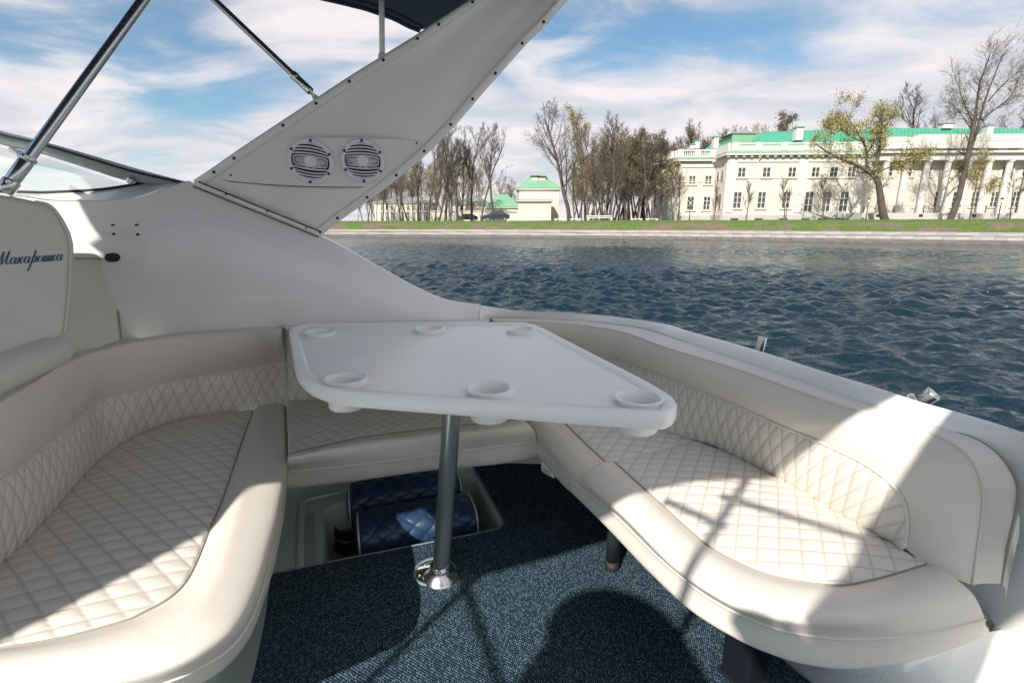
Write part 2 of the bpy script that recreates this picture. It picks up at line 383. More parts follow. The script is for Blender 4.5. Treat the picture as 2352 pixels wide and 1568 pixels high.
# the quay line in plan, and the bank behind it
QP = [at(-1200, 541.5, WZ), at(300, 543, WZ), at(750, 543.3, WZ), at(1066, 544.3, WZ), at(1470, 548.5, WZ), at(2352, 563, WZ), at(3600, 600, WZ)]
QL = cr([q[:2] for q in QP], 60)
QL = np.array([q for q in QL if q[1] > 5])
def offs(P, d):
    T = np.gradient(P, axis=0); T /= np.linalg.norm(T, axis=1)[:, None]; return P+np.stack([-T[:, 1], T[:, 0]], 1)*d
qw = thing('quay_wall', 'long low pale granite quay wall along the far bank of the river', 'quay wall', (QL[30][0], QL[30][1], WZ))
sl = np.r_[0, np.cumsum(np.linalg.norm(np.diff(QL, axis=0), axis=1))]
def qpt(s): return np.array([np.interp(s, sl, QL[:, 0]), np.interp(s, sl, QL[:, 1])])
rg = random.Random(5); s = 0; k = 0
base = wloc(qw)
stone_me = []
for q in range(4):
    b = MB(); j = lambda: rg.uniform(-.015, .015)
    b.v = [(x*.5+j()*.3, y*.5+j(), z+j()) for x in (-1, 1) for y in (-1, 1) for z in (0, 1)]
    b.f = [(0, 1, 3, 2), (4, 6, 7, 5), (0, 4, 5, 1), (2, 3, 7, 6), (0, 2, 6, 4), (1, 5, 7, 3)]
    stone_me.append(mesh('stone', b.v, b.f, M['quay']))
wet_me = [mesh('stone', [v.co for v in m_.vertices], [p.vertices for p in m_.polygons], M['quaywet']) for m_ in stone_me]
def stone(me, c, L, dep, h, rz):
    o = bpy.data.objects.new('stone', me); COL.objects.link(o); o.parent = qw
    o.location = tuple(np.array(c)-base); o.scale = (L, dep, h); o.rotation_euler.z = rz
s0 = 22
for row, (z0, h, Ls, dep) in enumerate(((WZ+.74, .30, 2.6, .62), (WZ+.37, .365, 1.9, .5), (WZ-.3, .665, 2.4, .53))):
    s = s0-row*.6
    while s < sl[-1]-2 and k < 290:
        far = 1 + (1.1 if qpt(s)[1] > 66 else 0)
        L = Ls*rg.uniform(.85, 1.15)*far; a, c = qpt(s), qpt(s+L); m_ = (a+c)/2
        stone((stone_me if row < 2 else wet_me)[rg.randrange(4)], (m_[0], m_[1]+.0, z0+rg.uniform(-.01, .01)), L-.018, dep+rg.uniform(-.03, .03), h, math.atan2(c[1]-a[1], c[0]-a[0])); s += L; k += 1
# solid core behind the stones
core = MB(); A = offs(QL, -.05) if offs(QL, 1)[20][1] > QL[20][1] else offs(QL, .05)
sg = 1 if offs(QL, 1)[20][1] > QL[20][1] else -1
def bandsurf(name, rows, m, kind='structure', amp=0, smooth=True):
    G = []
    for d, z in rows:
        P = offs(QL, sg*d); P = cr(P, 300); G.append(np.c_[P, np.full(300, z)])
    G = np.array(G)
    if amp:
        rn = np.random.RandomState(4); nz = np.zeros(G.shape[:2])
        for q in range(30):
            kk = rn.uniform(.1, 4, 2); nz += np.sin(G[..., 0]*kk[0]+G[..., 1]*kk[1]+q*1.7)
        G[1:-1, :, 2] += (nz*amp/5)[1:-1]
    o = obj(name, G.reshape(-1, 3), gridf(len(rows), 300), m, None, smooth); return tag(o, kind=kind)
bandsurf('quay_core', [(.12, WZ-.6), (.12, WZ+.9), (.9, WZ+.98)], M['quaywet'], smooth=False)
GZ = 1.62
def grassmat():
    m = bpy.data.materials.new('bank_grass'); m.use_nodes = True; t = m.node_tree; b = t.nodes['Principled BSDF']; b.inputs['Roughness'].default_value = .95
    tcn = t.nodes.new('ShaderNodeTexCoord')
    def ns(sc, det, stretch=(1, 1, 1)):
        mp = t.nodes.new('ShaderNodeMapping'); mp.inputs['Scale'].default_value = stretch; t.links.new(tcn.outputs['Object'], mp.inputs[0])
        n = t.nodes.new('ShaderNodeTexNoise'); n.inputs['Scale'].default_value = sc; n.inputs['Detail'].default_value = det; n.inputs['Roughness'].default_value = .7
        t.links.new(mp.outputs[0], n.inputs['Vector']); return n.outputs[0]
    def mixn(f, a, c):
        q = t.nodes.new('ShaderNodeMix'); q.data_type = 'RGBA'; t.links.new(f, q.inputs[0])
        for i, z in ((6, a), (7, c)):
            if isinstance(z, tuple): q.inputs[i].default_value = (*z, 1)
            else: t.links.new(z, q.inputs[i])
        return q.outputs[2]
    def rng_(f, a, c):
        q = t.nodes.new('ShaderNodeMapRange'); t.links.new(f, q.inputs[0]); q.inputs[1].default_value = a; q.inputs[2].default_value = c; return q.outputs[0]
    g = mixn(rng_(ns(2.5, 6), .35, .65), (.055, .10, .018), (.115, .175, .03))
    br = mixn(rng_(ns(3., 6), .3, .7), (.10, .075, .055), (.22, .17, .12))
    f = rng_(ns(.28, 8, (1, 1, 3)), 0.46, .56)
    sx = t.nodes.new('ShaderNodeSeparateXYZ'); t.links.new(tcn.outputs['Object'], sx.inputs[0])
    band = t.nodes.new('ShaderNodeMapRange'); t.links.new(sx.outputs[2], band.inputs[0]); band.inputs[1].default_value = 1.2; band.inputs[2].default_value = 1.4; band.inputs[3].default_value = 1; band.inputs[4].default_value = 0
    mu = t.nodes.new('ShaderNodeMath'); mu.operation = 'MULTIPLY'; t.links.new(f, mu.inputs[0]); t.links.new(band.outputs[0], mu.inputs[1])
    t.links.new(mixn(mu.outputs[0], g, br), b.inputs['Base Color'])
    bp = t.nodes.new('ShaderNodeBump'); bp.inputs['Strength'].default_value = 1; bp.inputs['Distance'].default_value = .12; t.links.new(ns(5, 6), bp.inputs['Height']); t.links.new(bp.outputs[0], b.inputs['Normal'])
    return m
M['grass'] = grassmat()
bandsurf('grass_bank', [(.5, WZ+.95), (1.0, WZ+1.1), (1.7, WZ+1.35), (2.6, WZ+1.7), (3.5, WZ+2.0), (4.4, GZ-.06), (5.5, GZ), (9, GZ+.02), (24, GZ)], M['grass'], amp=.05)
pk = MB(); P = offs(QL, sg*22); pk.v = [(*p, GZ-.03) for p in P]+[(p[0]*9, p[1]*9+20, GZ-.03) for p in P]; pk.f = gridf(2, len(P))
tag(pk.obj('ground', mat('park_ground', (.09, .13, .045), .95, .3, .3)), kind='structure')

# ------------------------------------------------------------------ palace
PY0, PK = 87.6, -.035                        # facade plane y = PY0 + PK x
PW = [(-60, PY0+PK*-60), (140, PY0+PK*140)]
def fx(X, Y, d=0):                           # facade coordinates of a picture point, wall set back by d
    p = atw(X, Y, [(a, b+d) for a, b in PW]); return p
ex = np.array((1, PK, 0)); ex = ex/np.linalg.norm(ex); ey = np.array((-ex[1], ex[0], 0)); ez = np.array((0, 0, 1.))
PO = np.array((0, PY0, 0.))
def loc(X, Y, d=0):
    p = fx(X, Y, d)-PO; return p.dot(ex), p[2]
palace = thing('palace', 'long cream and white palace with columns and a green roof across the river', 'palace', fx(1900, 505))
palace.location.z = GZ-.1
def pbox(mb, x0, x1, d0, d1, z0, z1): mb.obox(PO, ex, ey, ez, (x0, d0, z0), (x1, d1, z1)); return mb
def P_(name, m, *boxes):
    b = MB(); [pbox(b, *q) for q in boxes]; return b.obj(name, m, palace)
gz = GZ-.1
zx = lambda x, y=300: loc(1470+x*.375, y)[0]          # zoom-picture columns to facade metres
zzB = lambda y: loc(1900, 73.5+y*.375)[1]              # zoom-picture rows to height (main wing)
xA0 = loc(1562, 420, 6)[0]; xA1 = loc(1648, 420, 6)[0]
xB0, xBp, xC0, xEnd = zx(560), zx(1385), zx(1420), zx(3050)
eav = zzB(742); atop = zzB(676); cor0 = zzB(795); pl = zzB(1120)
zb0 = gz
P_('wall', M['cream'], (xB0, xEnd, 0, 14, gz, eav), (xA0, xB0+.1, 6, 14, gz, zzB(742)*.985))
P_('plinth', M['plinth'], (xB0-.12, xEnd, -.18, 0, gz, pl), (xA0-.1, xB0-.1, 5.85, 6, gz, pl))
P_('string_course', M['white'], (xB0-.1, xC0, -.08, 0, zzB(893)-.1, zzB(893)+.06), (xB0-.1, xC0, -.10, 0, pl, pl+.32), (xA0, xB0-.1, 5.9, 6, zzB(900), zzB(900)+.14))
# entablature, cornice, gutter roof strip
P_('frieze', M['white'], (xB0-.15, xEnd, -.15, .02, cor0, eav-.55), (xA0-.1, xB0-.16, 5.85, 6.02, cor0*.985, eav*.985-.55))
P_('cornice', M['white'], (xB0-.8, xEnd, -.8, .3, eav-.32, eav), (xA0-.7, xB0-.85, 5.3, 6.3, eav*.985-.32, eav*.985))
for x in np.arange(xB0-.5, xEnd, 1.25):
    o = P_('modillion', M['white'], (x, x+.42, -.62, -.14, eav-.6, eav-.322)) if x < zx(2400) else None
b = MB()
G0 = [PO+ex*xB0+ez*0]
def strip(mb, x0, x1, d, z0, d2, z1):
    V = [PO+ex*x0+ey*d+ez*z0, PO+ex*x1+ey*d+ez*z0, PO+ex*x1+ey*d2+ez*z1, PO+ex*x0+ey*d2+ez*z1]; mb.add(V, [(0, 1, 2, 3)])
strip(b, xB0-.85, xEnd, -.85, eav+.01, .25, eav+.5); strip(b, xA0-.75, xB0-.86, 5.2, eav*.985+.01, 6.2, eav*.985+.45)
b.obj('eaves_roof', M['grooflight'], palace)
# left side wall of the far wing (runs back) and splayed wall
b = MB(); 
pA = PO+ex*xA0+ey*6; pS = PO+ex*(xA0-2.4)+ey*12
def wallq(mb, a, c, z0, z1): mb.add([(*a[:2], z0), (*c[:2], z0), (*c[:2], z1), (*a[:2], z1)], [(0, 1, 2, 3)])
wallq(b, pA+ey*.001, pA-ex*3.2+ey*7, gz, eav*.985); b.obj('side_wall', M['white'], palace)
b = MB(); b.slab([np.array((*(pA-ex*.7-ey*.7)[:2], eav*.985-.3)), np.array((*(pA-ex*4.4+ey*7.5)[:2], eav*.985-.3)), np.array((*(pA-ex*3.0+ey*7.5)[:2], eav*.985-.3)), np.array((*(pA+ex*.1)[:2], eav*.985-.3))], (0, 0, .32))
b.obj('cornice', M['white'], palace)
# pilasters and columns
for xa, xb in ((560, 612), (1000, 1052), (1362, 1420)):
    o = P_('pilaster', M['white'], (zx(xa), zx(xb), -.22, .02, pl+.33, cor0)); 
o = P_('pilaster', M['white'], (loc(1640, 400, 6)[0], loc(1652, 400, 6)[0], 5.75, 6, gz, cor0*.985))
for xc in (1500, 1622, 1750, 1876, 2002, 2128, 2254, 2385):
    x = zx(xc)+.5; c = PO+ex*x+ey*(-1.0); b = MB()
    b.lathe((c[0], c[1], 0), [(.62, pl), (.62, pl+.18), (.50, pl+.3), (.50, pl+.4), (.49, (pl+cor0)/2), (.42, cor0-.45), (.47, cor0-.42), (.47, cor0-.34), (.60, cor0-.22), (.60, cor0-.001)], 18)
    autosmooth(b.obj('column', M['white'], palace))
P_('portico_entablature', M['white'], (zx(1440), zx(2440), -1.6, -.16, cor0, eav-.001))
P_('portico_cornice', M['white'], (zx(1430), zx(2450), -2.1, -.81, eav-.3, eav+.03))
P_('attic', M['white'], (zx(1490), zx(1680), -1.0, 0, eav+.5, zzB(652)), (zx(1680), zx(2345), -1.15, 0, eav+.5, zzB(638)))
P_('attic_panel', M['cream'], (zx(1545), zx(1660), -1.05, -1.0, zzB(682), zzB(662)))
P_('attic_panel', M['cream'], (zx(1900), zx(2300), -1.2, -1.15, zzB(680), zzB(655)))
for xc in (1610, 1730, 1850, 1970, 2090, 2210): P_('roof_vent', M['iron'], (zx(xc), zx(xc)+1.3, -2.15, -1.9, eav+.1, eav+.24))
# terrace in front of the portico, railing, steps
P_('terrace', M['stonew'], (zx(1330), zx(1800), -4.5, -.19, gz, zzB(1112)), (zx(1885), zx(3050), -4.5, -.19, gz, zzB(1112)), (zx(1800)+.001, zx(1885)-.001, -2.6, -.19, gz, zzB(1112)))
for i in range(6):
    P_('step', M['stonew'], (zx(1800)+.01+i*.0, zx(1885)-.01, -4.6+i*.33, -4.6+(i+1)*.33, gz, gz+(zzB(1112)-gz)*(i+1)/6.5))
rz0 = zzB(1112)
for xa, xb in ((1335, 1800), (1885, 3000)):
    for zz in (rz0+.12, rz0+1.0): P_('rail', M['iron'], (zx(xa), zx(xb), -4.4, -4.36, zz, zz+.045))
    x = zx(xa)
    while x < min(zx(xb), zx(2420)):
        P_('railing_post', M['iron'], (x, x+.09, -4.43, -4.33, rz0, rz0+1.1)); x += 4.6
b = MB(); x = zx(1335)
while x < zx(2420):
    if not (zx(1800) < x < zx(1885)):
        b.obox(PO, ex, ey, ez, (x, -4.39, rz0+.165), (x+.03, -4.37, rz0+.999))
        b.tube([PO+ex*(x+.45+.3*math.cos(t))+ey*-4.38+ez*(rz0+.58+.3*math.sin(t)) for t in np.linspace(0, 6.28, 11)], .016, 3)
    x += .9
tag(b.obj('railing_scrolls', M['iron'], palace), kind='stuff')
# windows
def window(xc, y0, y1, wd, d=0, zk=1.0, rows=3, cas=True, glassm=None, door=False, x=None):
    x = zx(xc) if x is None else x; za, zb = zzB(y1)*1.0, zzB(y0)
    if d: za, zb = za*zk, zb*zk
    w2 = wd/2; fr = MB(); t = .26
    if cas:
        for q in ((x-w2-t, x-w2, d-.10, d+.0, za-.12, zb+.2), (x+w2, x+w2+t, d-.10, d+.0, za-.12, zb+.2), (x-w2+.001, x+w2-.001, d-.10, d, zb, zb+.2), (x-w2-t-.08, x+w2+t+.08, d-.2, d-.101, za-.25, za-.1)): pbox(fr, *q)
    f = fr.obj('window_frame', M['white'], palace) if cas else None
    par = f or palace
    g = MB(); pbox(g, x-w2, x+w2, d-.03, d-.015, za, zb); g.obj('pane', glassm or M['glass'], par)
    k = MB(); bw = .045
    pbox(k, x-bw, x+bw, d-.075, d-.031, za, zb)
    for e in (x-w2, x+w2-.05): pbox(k, e, e+.05, d-.07, d-.031, za, zb)
    for i in range(rows+1):
        zz = za+(zb-za)*i/rows; zz = min(max(zz, za+.04), zb-.04); pbox(k, x-w2+.051, x+w2-.051, d-.065, d-.032, zz-.025, zz+.025)
    k.obj('glazing_bars', M['wframe'], par)
doorm = mat('white_door', (.70, .68, .62), .5)
for xc in (648, 803, 962, 1108, 1222, 1332): window(xc, 828, 888, 1.25, rows=2)
for xc in (637, 790, 945): window(xc, 978, 1078, 1.3, rows=3)
for xc in (1088, 1200, 1310): window(xc, 978, 1100, 1.35, rows=3)
for xc in (1565, 1685, 1805, 1927, 2045, 2168, 2293, 2420): window(xc, 826, 886, 1.2, rows=2)
for xc in (1545, 1662, 1899, 2013, 2133, 2255, 2390): window(xc, 980, 1070, 1.1, rows=3)
window(1781, 980, 1072, 1.2, rows=3, glassm=doorm)
for X_ in (1591, 1628): window(0, 856, 912, 1.15, d=6, rows=2, x=loc(X_, 400, 6)[0], zk=1.0)
for X_ in (1587, 1624.5): window(0, 994, 1082, 1.2, d=6, rows=3, x=loc(X_, 450, 6)[0], zk=1.0)
for xc in (628, 783, 940, 1080, 1190, 1298):
    x = zx(xc); P_('basement_window', M['glass'], (x-.65, x+.65, -.2, -.181, gz+.15, gz+.62))
for xc in (1425, 1683, 2003): x = zx(xc); P_('terrace_vent', M['iron'], (x-.3, x+.3, -4.52, -4.501, gz+.75, gz+1.15))
P_('side_cornice', M['white'], (xB0-.85, xB0-.01, .31, 5.28, eav-.32, eav)); P_('side_frieze', M['white'], (xB0-.15, xB0-.01, .03, 5.84, cor0, eav-.55))
P_('side_string_course', M['white'], (xB0-.08, xB0-.005, .03, 5.9, zzB(893)-.1, zzB(893)+.06)); P_('side_parapet', M['white'], (xB0-.12, xB0+.3, .41, 6.2, eav+.42, atop+.05))
P_('corner_pilaster', M['white'], (xB0-.18, xB0-.002, .0, 1.0, gz, cor0-.001)); P_('side_plinth', M['plinth'], (xB0-.2, xB0-.003, 1.01, 5.8, gz, pl))
for da in (2.0, 4.0):
    for y0, y1 in ((840, 905), (985, 1080)):
        P_('side_window_frame', M['white'], (xB0-.07, xB0-.002, da-.55, da+.55, zzB(y1)-.15, zzB(y0)+.15)); P_('side_window', M['glass'], (xB0-.10, xB0-.072, da-.32, da+.32, zzB(y1), zzB(y0)))
# recessed panels between portico windows
for xc in (1545, 1662, 1781, 1899, 2013, 2133): x = zx(xc)+.1; P_('wall_panel', M['white'], (x-.95, x+.95, -.05, 0, zzB(955), zzB(895)))
# balustrade along the main wing
bz0, bz1 = eav+.42, atop
peds = [595, 740, 895, 1040, 1190, 1330, 1440]
def baluster_run(xa, xb, d, z0, z1, n):
    P_('balustrade_rail', M['white'], (xa, xb, d, d+.3, z1-.2, z1), (xa, xb, d, d+.3, z0, z0+.2))
    for i in range(n):
        x = xa+(xb-xa)*(i+.5)/n; b = MB(); c = PO+ex*x+ey*(d+.15)
        h = z1-z0-.4; b.lathe((c[0], c[1], z0+.2), [(.07, 0), (.11, h*.3), (.05, h*.75), (.08, h)], 6); b.obj('baluster', M['white'], palace)
for i in range(len(peds)-1):
    xa, xb = zx(peds[i])+.55, zx(peds[i+1])-.55; baluster_run(xa, xb, 0, bz0, bz1, 13)
for q in peds: P_('pedestal', M['white'], (zx(q)-.549, zx(q)+.549, -.06, .4, bz0, bz1+.08))
k = .985; az0, az1 = eav*k+.4, atop*.985
for xa, xb in ((loc(1566, 340, 6)[0], loc(1600, 340, 6)[0]), (loc(1606, 340, 6)[0], loc(1636, 340, 6)[0])):
    baluster_run(xa, xb, 6, az0, az1, 8)
for X_ in (1564, 1603, 1639, 1652): x = loc(X_, 340, 6)[0]; P_('pedestal', M['white'], (x-.5, x+.5, 5.94, 6.4, az0, az1+.08))
b = MB()
for i in range(7):
    c = pA-ex*(.45*i+.2)+ey*(1.0*i+.4); b.box((c[0], c[1], (az0+az1)/2), (.5, .6, az1-az0))
b.slab([np.array((*(pA-ex*.1+ey*.2)[:2], az1-.1)), np.array((*(pA-ex*3.3+ey*7.2)[:2], az1-.1)), np.array((*(pA-ex*3.0+ey*7.2)[:2], az1-.1)), np.array((*(pA+ex*.2+ey*.2)[:2], az1-.1))], (0, 0, .18))
b.obj('side_parapet', M['white'], palace)
# roofs with standing seams
def roofq(name, m, pts, seams=0):
    b = MB(); pts = [np.array(p) for p in pts]; b.slab(pts, (0, 0, -.12)); o = b.obj(name, m, palace)
    if seams:
        s_ = MB()
        for i in range(1, seams):
            t = i/seams; a = pts[0]*(1-t)+pts[1]*t; c = pts[3]*(1-t)+pts[2]*t; s_.tube([a+(0, 0, .02), c+(0, 0, .02)], .035, 4)
        tag(s_.obj('roof_seams', m, palace), kind='stuff')
def fp(X, Y, d):                             # picture point on facade-parallel plane set back d
    return fx(X, Y, d)
zz_ = lambda x, y, d: fp(1470+x*.375, 73.5+y*.375, d)
roofq('roof', M['groof'], [zz_(640, 700, 3), zz_(1100, 700, 3), zz_(1130, 600, 8), zz_(745, 612, 8)], 20)
roofq('roof', M['groof'], [zz_(1060, 700, 3), zz_(1480, 690, 3), zz_(1480, 592, 9), zz_(1080, 598, 9)], 18)
roofq('roof', M['groof'], [zz_(1470, 690, 4), zz_(3000, 690, 4), zz_(3000, 594, 10), zz_(1470, 590, 10)], 60)
roofq('roof', M['groof'], [zz_(395, 720, 8), zz_(560, 720, 8), zz_(560, 680, 12), zz_(440, 684, 12)], 6)
def rbox(name, m, X0, X1, Y0, Y1, d, dep, cap=None):
    a = zz_(X0, Y1, d); c = zz_(X1, Y0, d); b = MB(); xa, xb = (a-PO).dot(ex), (c-PO).dot(ex)
    pbox(b, xa, xb, d, d+dep, a[2], c[2]); o = b.obj(name, m, palace)
    if cap: q = MB(); pbox(q, xa-.12, xb+.12, d-.12, d+dep+.12, c[2]+.001, c[2]+.16); q.obj('chimney_cap', cap, o)
    return o
rbox('turret', M['grooflight'], 560, 712, 622, 700, 6, 5)
a, c = zz_(555, 622, 5.8), zz_(717, 622, 5.8); top = zz_(640, 594, 8.5)
b = MB(); b.add([a, c, c+ey*5.4, a+ey*5.4, top], [(0, 1, 4), (1, 2, 4), (2, 3, 4), (3, 0, 4)]); b.obj('turret_roof', M['greyroof'], palace)
for q in ((953, 1005, 586, 662, 3), (1478, 1500, 545, 600, 8), (1300, 1350, 572, 600, 8), (1855, 1922, 562, 590, 9), (2120, 2172, 574, 642, 4), (450, 485, 645, 712, 7), (335, 368, 668, 712, 7), (308, 335, 690, 715, 7)):
    rbox('chimney', M['white'], *q, 1.2, cap=M['groof'] if q[0] < 1000 else M['greyroof'])
# drainpipes
def pipe(pts): b = MB(); b.tube(pts, .09, 6); b.obj('drainpipe', M['white'], palace)
pipe([PO+ex*zx(750)+ey*-.7+ez*(eav-.35), PO+ex*zx(742)+ey*-.2+ez*(cor0+.1), PO+ex*zx(742)+ey*-.2+ez*pl, PO+ex*zx(742)+ey*-.3+ez*gz])
pipe([PO+ex*(xA0-.6)+ey*5.4+ez*(eav*.985-.35), PO+ex*(xA0-.05)+ey*5.8+ez*(cor0), PO+ex*(xA0-.05)+ey*5.8+ez*gz])
pipe([PO+ex*zx(2352)+ey*-.7+ez*(eav-.35), PO+ex*zx(2335)+ey*-.25+ez*cor0, PO+ex*zx(2335)+ey*-.25+ez*pl])

# ------------------------------------------------------------------ buildings to the left
def bhouse(name, label, cat, X0, X1, Yb, Yt, t_y, dep, wallm, roofm, rise, wins=(), chim=()):
    W = [(-300, t_y), (300, t_y)]
    a = atw(X0, Yb, W); c = atw(X1, Yt, W); x0, x1, zt = a[0], c[0], c[2]
    o = thing(name, label, cat, ((x0+x1)/2, t_y, GZ-.1))
    MB().box(((x0+x1)/2, t_y+dep/2, (GZ-.1+zt)/2), (x1-x0, dep, zt-GZ+.1)).obj('wall', wallm, o)
    MB().box(((x0+x1)/2, t_y+dep/2, zt+.12), (x1-x0+.7, dep+.7, .24)).obj('cornice', M['white'], o)
    e = .45; zr = zt+.245; b = MB()
    V = [(x0-e, t_y-e, zr), (x1+e, t_y-e, zr), (x1+e, t_y+dep+e, zr), (x0-e, t_y+dep+e, zr)]
    ins = min((x1-x0), dep)*.36
    V += [(x0+ins, t_y+dep/2-.3, zr+rise), (x1-ins, t_y+dep/2-.3, zr+rise), (x1-ins, t_y+dep/2+.3, zr+rise), (x0+ins, t_y+dep/2+.3, zr+rise)]
    b.add(V, [(0, 1, 5, 4), (1, 2, 6, 5), (2, 3, 7, 6), (3, 0, 4, 7), (4, 5, 6, 7), (3, 2, 1, 0)]); rf = b.obj('roof', roofm, o)
    for X, Y, wd, h in wins:
        p = atw(X, Y, W); f = MB().box((p[0], t_y-.03, p[2]), (wd+.3, .06, h+.3)).obj('window_frame', M['white'], o)
        MB().box((p[0], t_y-.07, p[2]), (wd, .02, h)).obj('pane', M['glass'], f)
        MB().box((p[0], t_y-.09, p[2]), (.07, .02, h)).box((p[0], t_y-.091, p[2]+h*.15), (wd, .02, .06)).obj('glazing_bars', M['wframe'], f)
    for X, Y0, Y1, wd in chim:
        p0, p1 = atw(X, Y0, W), atw(X, Y1, W); q = MB().box((p0[0], t_y+dep*.3, (p0[2]+p1[2])/2), (wd, 1.0, p1[2]-p0[2])).obj('chimney', wallm, rf)
        MB().box((p0[0], t_y+dep*.3, p1[2]+.1), (wd+.3, 1.3, .2)).obj('chimney_cap', M['iron'], q)
    return o
bhouse('pavilion', 'cream pavilion with pale green hipped roof and paired chimney beyond the bank', 'pavilion', 1192, 1284, 512, 436, 92, 8, M['cream'], M['grooflight'], 2.7, chim=((1230, 425, 404, 1.3), (1246, 425, 405, 1.3)))
bhouse('annex', 'flat fronted cream annex in front of the green roofed pavilion', 'annex', 1190, 1266, 512, 463, 86, 4.6, M['cream'], M['white'], .15)
o = bhouse('mansion', 'two storey cream mansion half hidden behind the left trees', 'house', 862, 985, 512, 466, 128, 14, M['cream'], M['greyroof'], 1.6,
       wins=[(X, Y, .65, h*.8) for Y, h in ((475, 2.2), (497, 2.6)) for X in (878, 889, 901, 925, 937, 951, 964, 977)])
bhouse('gabled_house', 'small cream house with green roof between trees and pavilion', 'house', 1118, 1192, 512, 478, 118, 10, M['cream'], M['grooflight'], 3.0, wins=[(1128, 488, .9, 1.4)])
bhouse('outbuilding', 'cream outbuilding with grey roof behind the park wall', 'outbuilding', 1050, 1122, 512, 470, 125, 9, M['cream'], M['greyroof'], 2.)
def parkwall(label, X0, X1, Yt, y, m, coping, t_=.5):
    W = [(-300, y), (300, y)]; a, c = atw(X0, 510, W), atw(X1, Yt, W)
    o = thing('park_wall', label, 'wall', ((a[0]+c[0])/2, y, GZ-.1))
    MB().box(((a[0]+c[0])/2, y, (c[2]+GZ-.1)/2), (c[0]-a[0], t_, c[2]-GZ+.1)).obj('masonry', m, o)
    MB().box(((a[0]+c[0])/2, y, c[2]+.08), (c[0]-a[0]+.2, t_+.25, .16)).obj('coping', coping, o)
    return o
parkwall('long pale boundary wall behind the bare trees on the left', 984, 1118, 486, 108, M['cream'], M['white'])
parkwall('white boundary wall behind the dark parked car', 1120, 1168, 483, 102, M['white'], M['white'])
parkwall('short cream wall with sloping green coping beside the annex', 1160, 1186, 488, 88, M['cream'], M['grooflight'], .8)
# stone pillars flanking the gate, fence
def bench(X, label, L=3.2, low=True):
    W = [(-300, 76), (300, 76)]; p = atw(X, 507, W); o = thing('park_bench', label, 'bench', (p[0], p[1], GZ), 'white benches along the bank')
    h = .34 if low else .5
    MB().box((p[0], p[1], GZ+h-.04), (L, .45, .12)).obj('seat', M['white'], o)
    if not low: MB().box((p[0], p[1]+.22, GZ+.72), (L, .05, .14)).obj('backrest', M['white'], o)
    for s_ in (-1, 1): MB().box((p[0]+s_*(L/2-.25), p[1], GZ+(h-.10)/2), (.3, .4, h-.10)).obj('leg', M['white'], o)
    return o
bench(1285, 'low white bench left of the leaning tree foot', 1.65); bench(1322, 'low white bench right of the leaning tree foot', 1.65)
bench(1377, 'longest white bench, in front of the dense wood', 3.9, False)
bench(1461, 'low white bench before the middle of the conifers', 1.8); bench(1497, 'low white bench nearest to the palace corner', 1.85)
def lamp(X, Yb, Yt, y, label, cl=M['iron']):
    W = [(-300, y), (300, y)]; a, c = atw(X, Yb, W), atw(X, Yt, W); h = c[2]-GZ; o = thing('street_lamp', label, 'street lamp', (a[0], a[1], GZ), 'street lamps on the far bank')
    MB().lathe((a[0], a[1], GZ), [(.16, -.05), (.16, .15), (.08, .5), (.055, 1.2), (.045, h-.75), (.09, h-.7), (.03, h-.62)], 8).obj('post', cl, o)
    hd = MB().lathe((a[0], a[1], GZ+h-.62), [(.10, 0), (.24, .42)], 6).obj('lantern', M['lampglass'], o)
    MB().lathe((a[0], a[1], GZ+h-.2), [(.29, 0), (.12, .14), (.03, .24), (.02, .36), (0, .38)], 6).obj('lantern_cap', cl, o)
lamp(1583, 508, 460, 80, 'thin black lantern at the left corner of the palace')
lamp(1804, 508, 457, 80, 'black lantern between the two leafless saplings')
lamp(1988, 509, 455, 78, 'black lantern just left of the crooked tree')
lamp(2291, 509, 454, 74, 'tall black lantern nearest the right edge')
lamp(1389, 507, 466, 92, 'white lantern standing in the dense wood', M['white'])
# parked cars
def car(X, y, label, L=4.3, H=1.55, col=None, name='parked_car'):
    p = atw(X, 508, [(-300, y), (300, y)]); x = p[0]; col = col or M['car']; z = GZ+.02; o = thing(name, label, 'car', (x, y, z))
    prof = [(-.5, .25), (-.5, .5), (-.47, .62), (-.3, .66), (-.18, 1.0), (.2, 1.02), (.42, .74), (.5, .66), (.5, .25)]
    def ext(pr, y0, y1): 
        n = len(pr); V = [(x+a*L, y+y0, z+b*H/1.02) for a, b in pr]+[(x+a*L, y+y1, z+b*H/1.02) for a, b in pr]
        return V, [tuple(range(n)), tuple(range(n, 2*n))[::-1]]+[(i, n+i, n+(i+1) % n, (i+1) % n) for i in range(n)]
    bevel(MB().add(*ext(prof, -.85, .85)).obj('body', col, o), .06)
    for pr in ([(-.27, .68), (-.165, .94), (-.01, .95), (-.01, .68)], [(.01, .68), (.01, .95), (.18, .95), (.36, .72)]): MB().add(*ext(pr, -.862, -.851)).obj('window', M['glass'], o)
    for s_ in (-.31, .32):
        w_ = MB(); w_.lathe((x+s_*L, y-.9, z+.32), [(0, 0), (.32, 0), (.34, .05), (.34, .2), (0, .2)], 16, ((1, 0, 0), (0, 0, 1), (0, 1, 0))); wh = w_.obj('wheel', M['black'], o)
        r_ = MB(); r_.lathe((x+s_*L, y-.91, z+.32), [(0, 0), (.19, 0), (.2, .008)], 12, ((1, 0, 0), (0, 0, 1), (0, 1, 0))); r_.obj('rim', M['steel'], wh)
    MB().box((x-.49*L, y-.5, z+.58*H/1.02), (.1, .35, .14)).obj('headlight', M['lampglass'], o)
car(1140, 83, 'dark car parked behind the bank left of the pavilion'); car(1074, 98, 'black car half hidden behind the left tree trunks', 3.9, 1.5)

